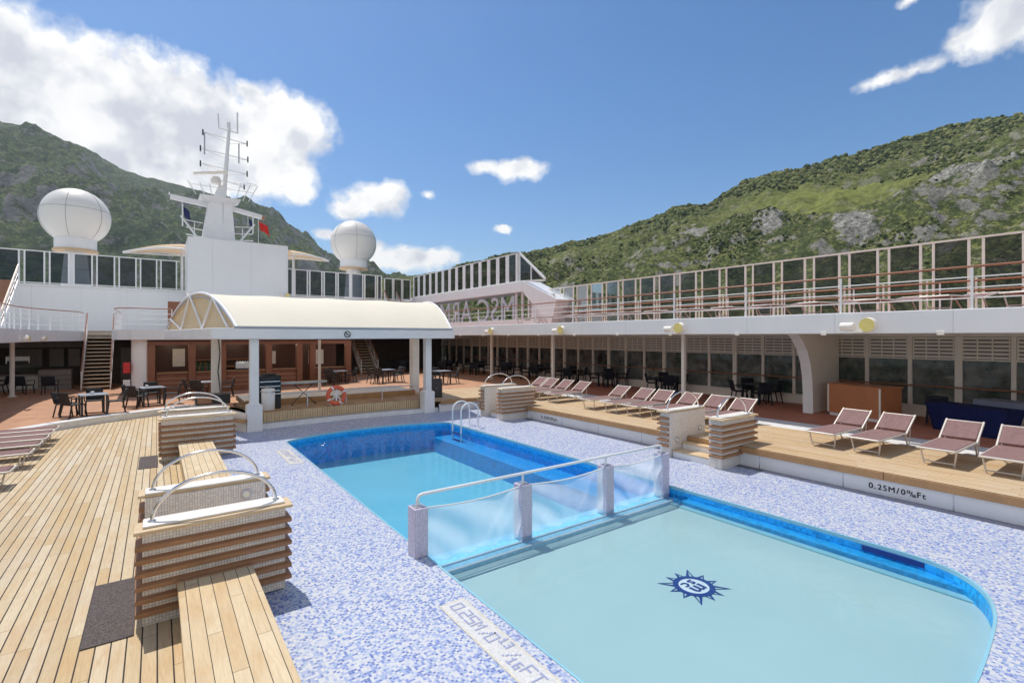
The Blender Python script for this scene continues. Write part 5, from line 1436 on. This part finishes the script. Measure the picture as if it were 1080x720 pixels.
def terrain(name, prof, d0, d1, nphi, nr, mat_, seed, gully, small, outcrops=None, power=1.1):
    us = np.array([p[0] for p in prof], float); vs = np.array([p[1] for p in prof], float)
    ph = np.arctan((us - 540) / FOC); el = (355 - vs) / FOC * np.cos(ph)
    phi = np.linspace(ph[0], ph[-1], nphi); e = np.interp(phi, ph, el)
    r_ = np.concatenate([np.linspace(0, 1, nr), np.linspace(1.02, 1.6, nr // 5)])
    PH, S = np.meshgrid(phi, r_, indexing='ij'); E = np.repeat(e[:, None], len(r_), 1)
    D1 = d1 * (1 + .10 * np.sin(PH * 5 + seed)); D = d0 + (D1 - d0) * S
    az = PH + YAW
    X = D * np.sin(az); Y = D * np.cos(az)
    zr = CAM_H + E * D1 + 26
    Sc = np.minimum(S, 1)
    Z = -26 + zr * Sc ** power
    Z = np.where(S > 1, Z - (S - 1) * zr * .9, Z)
    sc = 1 / (d1 * .22)
    g = ridged(X * sc, Y * sc, seed) - .55
    env = np.clip(Sc * (1 - Sc) * 4, 0, 1) ** .7
    Z = Z + gully * g * env + small * fbm(X * sc * 7, Y * sc * 7, seed + 9, 5, .6) * (.35 + .65 * env) * np.clip(Sc * 6, 0, 1)
    n0, n1 = PH.shape
    rock = np.zeros_like(Z); grass = np.zeros_like(Z)
    if outcrops:
        for (uo, so, wu, ws, hh) in outcrops:
            po = math.atan((uo - 540) / FOC)
            m_ = np.exp(-(((PH - po) / (wu * 1.3)) ** 2 + ((S - so) / (ws * 1.3)) ** 2))
            rd = ridged(X / 60, Y / 60, seed + 31, 5); fb = fbm(X / 34, Y / 34, seed + 51, 5, .6)
            m_ = np.clip(m_ * 1.1 + .55 * fb + .45 * (rd - .6) - .55, 0, 1) * np.clip(m_ * 5, 0, 1)
            m_ = m_ / (.3 + m_)
            Z = Z + hh * m_ * (.15 + .9 * rd) * .8; rock = np.maximum(rock, m_)
        gr = fbm(X / 130, Y / 130, seed + 77, 4)
        grass = np.clip((S - .45) * 4, 0, 1) * np.clip((.90 - S) * 6, 0, 1) * np.clip(gr * 2.2 + .42, 0, 1) * np.clip((PH - .30) * 4, .25, 1)
    co = np.stack([X, Y, Z], -1).reshape(-1, 3)
    I = np.arange(n0 * n1).reshape(n0, n1)
    q = np.stack([I[:-1, :-1], I[1:, :-1], I[1:, 1:], I[:-1, 1:]], -1).reshape(-1, 4)
    me = bpy.data.meshes.new(name)
    me.vertices.add(len(co)); me.vertices.foreach_set('co', co.ravel())
    me.loops.add(q.size); me.loops.foreach_set('vertex_index', q.ravel())
    me.polygons.add(len(q)); me.polygons.foreach_set('loop_start', np.arange(0, q.size, 4)); me.polygons.foreach_set('loop_total', np.full(len(q), 4))
    me.polygons.foreach_set('use_smooth', np.ones(len(q), bool))
    me.update(); me.validate(); me.materials.append(M[mat_])
    for an, av in (('rock', rock), ('grass', grass)):
        at_ = me.attributes.new(an, 'FLOAT', 'POINT'); at_.data.foreach_set('value', av.ravel().astype(np.float32))
    me.flip_normals() if me.polygons[len(q) // 2].normal.z < 0 else None
    o = bpy.data.objects.new(name, me); COL.objects.link(o); struct(o)
    return X, Y, Z, S, rock, grass
def hill_mat(name, greens, rock, rockamt, scale, dark):
    nt, b = material(name)
    p = nt.pos(); nz = nt.sep(nt.new('ShaderNodeNewGeometry').outputs['Normal'])[2]
    n1 = nt.noise(p, .012 * scale, 6, .6); n2 = nt.noise(p, .08 * scale, 5, .65); n3 = nt.noise(p, .35 * scale, 4, .7)
    v = nt.voro(p, .16 * scale)
    c = nt.mix(nt.mapr(n1, .38, .62), greens[0], greens[1])
    c = nt.mix(nt.mapr(n2, .45, .62), c, greens[2])
    c = nt.mix(nt.mapr(nt.m('ADD', n3, nt.m('MULTIPLY', v, .25)), .50, .66, 0, .85), c, dark)
    rm = nt.mapr(nt.m('ADD', nt.m('MULTIPLY', n2, .55), nt.m('ADD', nt.m('MULTIPLY', n1, .3), nt.m('MULTIPLY', nt.m('SUBTRACT', 1., nz), .45))), rockamt, rockamt + .07)
    rc = nt.mix(nt.mapr(n3, .35, .65), rock, tuple(x * .55 for x in rock))
    c = nt.mix(rm, c, rc)
    ga = nt.new('ShaderNodeAttribute', attribute_name='grass').outputs['Fac']
    ra = nt.new('ShaderNodeAttribute', attribute_name='rock').outputs['Fac']
    c = nt.mix(nt.m('MULTIPLY', ga, nt.mapr(n2, .3, .6, .35, 1.)), c, nt.mix(nt.mapr(n3, .35, .65), (.19, .225, .05), (.31, .32, .09)))
    r2 = nt.mapr(nt.m('ADD', ra, nt.m('MULTIPLY', nt.m('SUBTRACT', n2, .5), .8)), .25, .42)
    c = nt.mix(r2, c, nt.mix(nt.mapr(nt.m('ADD', n3, nt.m('MULTIPLY', nt.voro(p, .09), .2)), .45, .75), (.46, .44, .39), (.10, .10, .085)))
    nt.put(b.inputs['Base Color'], c); b.inputs['Roughness'].default_value = .95; b.inputs['Specular IOR Level'].default_value = .1
    nt.put(b.inputs['Normal'], nt.bump(nt.m('ADD', n3, nt.m('MULTIPLY', n2, 1.5)), .9, 3.0 / scale))
hill_mat('hill_near', ((.135, .165, .052), (.235, .25, .065), (.30, .285, .13)), (.36, .34, .295), .575, 1.0, (.04, .055, .022))
hill_mat('hill_far', ((.07, .12, .045), (.155, .205, .06), (.175, .20, .085)), (.27, .265, .25), .60, .35, (.03, .048, .028))
pr = [(380, 300), (470, 285), (520, 272), (550, 267), (580, 262), (610, 257), (640, 249), (665, 240), (690, 231), (710, 222), (730, 218), (745, 216), (765, 204), (785, 192), (805, 186), (820, 182), (840, 180), (860, 174), (880, 167), (910, 161), (935, 153), (960, 145), (990, 138), (1020, 131), (1050, 125), (1080, 120), (1150, 112), (1300, 105), (1700, 120), (2600, 150)]
X, Y, Z, S, ROCK, GRASS = terrain('right_hill', pr, 240, 980, 620, 260, 'hill_near', 3, 60, 16, outcrops=[(1012, .56, .055, .085, 30), (900, .40, .03, .05, 6), (810, .52, .03, .08, 6), (735, .62, .02, .08, 5), (1150, .5, .05, .1, 12)], power=1.12)
pl = [(-900, 60), (-400, 70), (-200, 95), (-100, 112), (0, 131), (40, 142), (90, 156), (130, 178), (165, 190), (200, 200), (245, 210), (270, 216), (290, 226), (310, 241), (330, 258), (345, 272), (362, 289), (400, 303), (440, 310), (520, 315)]
terrain('left_mountain', pl, 900, 3200, 460, 200, 'hill_far', 11, 330, 70, power=1.05)
# trees on the near hill, one mass
def woods():
    r = np.random.default_rng(5)
    X_, Y_, Z_, S_ = X, Y, Z, S
    N = 42000
    n0, n1 = X_.shape
    i = r.integers(0, n0 - 1, N * 5); j = r.integers(int(n1 * .05), int(n1 * .86), N * 5)
    fx = r.random(N * 5); fy = r.random(N * 5)
    def lerp(A): return (A[i, j] * (1 - fx) + A[i + 1, j] * fx) * (1 - fy) + (A[i, j + 1] * (1 - fx) + A[i + 1, j + 1] * fx) * fy
    px, py, pz, ps = lerp(X_), lerp(Y_), lerp(Z_), lerp(S_); prk, pgr = lerp(ROCK), lerp(GRASS)
    dens = fbm(px / 90, py / 90, 71, 4) * .9 + fbm(px / 22, py / 22, 45, 3) * .5
    ridge = np.clip((ps - .80) * 6, 0, 1)
    ok = (dens + .55 * ridge - .02 - .22 * prk - .28 * pgr) > r.random(N * 5) * .9
    ok &= (np.arctan2(px, py) - YAW < .95) & (np.arctan2(px, py) - YAW > -.12)
    idx = np.nonzero(ok)[0][:N]
    px, py, pz, ps = px[idx], py[idx], pz[idx], ps[idx]; N = len(idx)
    t = (1 + 5 ** .5) / 2
    ico = np.array([(-1, t, 0), (1, t, 0), (-1, -t, 0), (1, -t, 0), (0, -1, t), (0, 1, t), (0, -1, -t), (0, 1, -t), (t, 0, -1), (t, 0, 1), (-t, 0, -1), (-t, 0, 1)]) / math.sqrt(1 + t * t)
    fa = np.array([(0, 11, 5), (0, 5, 1), (0, 1, 7), (0, 7, 10), (0, 10, 11), (1, 5, 9), (5, 11, 4), (11, 10, 2), (10, 7, 6), (7, 1, 8), (3, 9, 4), (3, 4, 2), (3, 2, 6), (3, 6, 8), (3, 8, 9), (4, 9, 5), (2, 4, 11), (6, 2, 10), (8, 6, 7), (9, 8, 1)])
    sz = (.6 + 1.6 * r.random(N) ** 2.0) * (.75 + .7 * np.clip((ps - .55) * 2.5, 0, 1))
    V = ico[None] * (1 + .35 * (r.random((N, 12, 1)) - .5)) * sz[:, None, None] * np.stack([1 + .3 * r.random(N), 1 + .3 * r.random(N), .9 + .5 * r.random(N)], -1)[:, None, :]
    V = V + np.stack([px, py, pz + sz * .55], -1)[:, None, :]
    F = fa[None] + (np.arange(N) * 12)[:, None, None]
    me = bpy.data.meshes.new('hillside_scrub'); V = V.reshape(-1, 3); F = F.reshape(-1, 3)
    me.vertices.add(len(V)); me.vertices.foreach_set('co', V.ravel()); me.loops.add(F.size); me.loops.foreach_set('vertex_index', F.ravel())
    me.polygons.add(len(F)); me.polygons.foreach_set('loop_start', np.arange(0, F.size, 3)); me.polygons.foreach_set('loop_total', np.full(len(F), 3))
    me.update()
    at_ = me.attributes.new('tint', 'FLOAT', 'POINT'); at_.data.foreach_set('value', np.repeat(r.random(N), 12).astype(np.float32))
    nt, b = material('scrub_leaf')
    p = nt.pos(); ri = nt.m('ADD', nt.m('MULTIPLY', nt.new('ShaderNodeAttribute', attribute_name='tint').outputs['Fac'], .5), nt.m('MULTIPLY', nt.noise(p, .06, 3, .6), .5)); n2 = nt.noise(p, 1.6, 3, .7); n3 = nt.noise(p, .02, 3)
    c = nt.ramp(ri, [(.30, (.022, .040, .014)), (.44, (.07, .095, .030)), (.56, (.17, .195, .058)), (.70, (.32, .315, .13))])
    c = nt.mix(nt.mapr(n2, .42, .66, 0, .6), c, (.028, .042, .017))
    c = nt.mix(nt.mapr(n3, .5, .65, 0, .4), c, (.13, .16, .05))
    nt.put(b.inputs['Base Color'], c); b.inputs['Roughness'].default_value = .9; b.inputs['Specular IOR Level'].default_value = .15
    me.materials.append(M['scrub_leaf'])
    o = bpy.data.objects.new('hillside_scrub', me); COL.objects.link(o); o['kind'] = 'stuff'
    tag(o, 'green trees and scrub covering the rocky hill on the right', 'trees')
woods()

hz = MB(); hz.box(-5600, 5600, -5600, 6600, -27.5, 1120); hz = hz.build('haze', 'white_paint'); hz['kind'] = 'stuff'; hz['label'] = 'thin blue haze over the bay'
hm = bpy.data.materials.new('haze'); hm.use_nodes = True; hm.node_tree.nodes.clear()
ho = hm.node_tree.nodes.new('ShaderNodeOutputMaterial'); hv = hm.node_tree.nodes.new('ShaderNodeVolumePrincipled')
hv.inputs['Density'].default_value = .00006; hv.inputs['Color'].default_value = (.80, .88, .97, 1); hv.inputs['Anisotropy'].default_value = .2
hm.node_tree.links.new(hv.outputs[0], ho.inputs['Volume']); hz.data.materials.clear(); hz.data.materials.append(hm)

# ================================================================== SKY, SUN, CAMERA
SUN = Vector((-.10, .51, 1.04)).normalized()
elev = math.asin(SUN.z); azim = math.atan2(SUN.x, SUN.y)
sd = bpy.data.lights.new('sun', 'SUN'); sd.energy = 3.7; sd.angle = R(.53); sd.color = (1, .955, .88)
so = bpy.data.objects.new('sun', sd); COL.objects.link(so); so.rotation_euler = (-SUN).to_track_quat('-Z', 'Y').to_euler(); so.location = (0, 0, 60)

W = bpy.data.worlds.new('World'); SC.world = W; W.use_nodes = True
nt = NT(W.node_tree)
bg = W.node_tree.nodes['Background']
sky = nt.new('ShaderNodeTexSky', sky_type='NISHITA'); sky.sun_disc = False; sky.sun_elevation = elev; sky.sun_rotation = azim
sky.altitude = 0; sky.air_density = 1.0; sky.dust_density = .6; sky.ozone_density = 3.5
d = nt.new('ShaderNodeTexCoord').outputs['Generated']
o = nt.sep(d)
az = nt.m('ARCTAN2', o[0], o[1]); el = nt.m('ARCSINE', o[2])
def bearing(u, v):
    r_ = ray(u, v); return math.atan2(r_[0], r_[1]), math.atan2(r_[2], math.hypot(r_[0], r_[1]))
blobs = [  # centre u,v, half width, half height in degrees (as seen in the photo), strength
    (-30, 70, 9, 6.5), (40, 95, 9, 7), (110, 115, 8.5, 5.5), (175, 125, 8, 6), (215, 145, 6.5, 5.5), (150, 165, 9, 4.5), (-120, 90, 12, 9), (60, 150, 9, 4), (20, 130, 9, 4), (90, 160, 8, 3.5), (130, 170, 8, 3.5), (190, 185, 7, 3), (265, 190, 6, 2.6),
    (300, 135, 5.2, 4.4), (285, 170, 5.5, 4.2), (310, 200, 2.6, 1.6), (268, 97, 1.8, 1.3),
    (392, 212, 3.9, 2.3), (372, 222, 2.6, 1.5), (412, 203, 2.2, 1.7), (452, 205, 1.3, .8), (425, 272, 5.5, 1.9), (460, 270, 3, 1.4), (395, 262, 2.5, 1.3),
    (546, 180, 3.3, 1.35), (512, 178, 2.6, 1.1), (531, 240, 1.1, .5), (940, 80, 2.6, .85), (968, 74, 2.0, 1.0), (1052, 30, 3.6, 2.0), (1082, 10, 4.2, 3.4), (1015, 44, 1.5, .8), (958, 0, 1.6, .6), (345, 245, 1.6, .7), (85, 45, 1, .4)]
wn = nt.noise(d, 9, 6, .62, 0, True)
mask = None
warp = nt.sep(nt.vm('SUBTRACT', wn, (.5, .5, .5)))
azw = nt.m('ADD', az, nt.m('MULTIPLY', warp[0], .055)); elw = nt.m('ADD', el, nt.m('MULTIPLY', warp[1], .045))
relief = None
for (u, v, wa, ha) in blobs:
    a, e = bearing(u, v)
    x_ = nt.m('DIVIDE', nt.m('SUBTRACT', azw, a), R(wa) / math.cos(e)); y_ = nt.m('DIVIDE', nt.m('SUBTRACT', elw, e), R(ha))
    q = nt.m('SUBTRACT', 1., nt.m('SQRT', nt.m('ADD', nt.m('MULTIPLY', x_, x_), nt.m('MULTIPLY', y_, y_))))
    q = nt.m('MULTIPLY', q, min(1., .35 + .12 * min(wa, ha)))
    mask = q if mask is None else nt.m('SMOOTH_MAX', mask, q, .06)
# unseen cloud masses added behind and beside the viewer to fill the shade
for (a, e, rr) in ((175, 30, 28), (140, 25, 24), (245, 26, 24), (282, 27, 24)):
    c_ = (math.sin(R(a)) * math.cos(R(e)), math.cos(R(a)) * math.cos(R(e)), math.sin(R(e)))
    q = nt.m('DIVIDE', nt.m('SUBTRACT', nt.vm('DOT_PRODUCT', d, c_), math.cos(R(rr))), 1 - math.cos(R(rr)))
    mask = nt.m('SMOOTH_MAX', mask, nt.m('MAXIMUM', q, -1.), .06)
dn = nt.noise(d, 17, 9, .60)
dens = nt.m('ADD', mask, nt.m('MULTIPLY', nt.m('SUBTRACT', dn, .5), .95))
alpha = nt.m('POWER', nt.mapr(dens, .0, .27), 1.25)
b0 = nt.noise(d, 10, 5, .52)
up = nt.noise(nt.vm('ADD', d, (-.008, .016, .034)), 10, 5, .52)
lit = nt.m('SUBTRACT', b0, up)
shade = nt.m('ADD', nt.mapr(lit, -.12, .06, 0, .85), nt.mapr(dens, .1, .9, .35, -.1))
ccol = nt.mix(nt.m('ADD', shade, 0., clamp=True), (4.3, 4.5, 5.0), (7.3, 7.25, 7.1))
hs = nt.new('ShaderNodeHueSaturation'); hs.inputs['Saturation'].default_value = 1.27; hs.inputs['Value'].default_value = .84; nt.put(hs.inputs['Color'], sky.outputs[0])
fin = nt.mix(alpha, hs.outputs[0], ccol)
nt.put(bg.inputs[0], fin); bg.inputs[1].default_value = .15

cam = bpy.data.cameras.new('camera'); co = bpy.data.objects.new('camera', cam); COL.objects.link(co)
cam.sensor_width = 36; cam.lens = 36 * FOC / 1080; cam.shift_y = -5 / 1080
cam.clip_start = .05; cam.clip_end = 20000
co.location = (0, 0, CAM_H); co.rotation_euler = (R(90), 0, -YAW)
SC.camera = co
SC.view_settings.view_transform = 'Standard'; SC.view_settings.look = 'None'; SC.view_settings.gamma = 1; SC.view_settings.exposure = .06
SC.view_settings.use_curve_mapping = False
SC.cycles.max_bounces = 10; SC.cycles.diffuse_bounces = 8; SC.cycles.transparent_max_bounces = 16
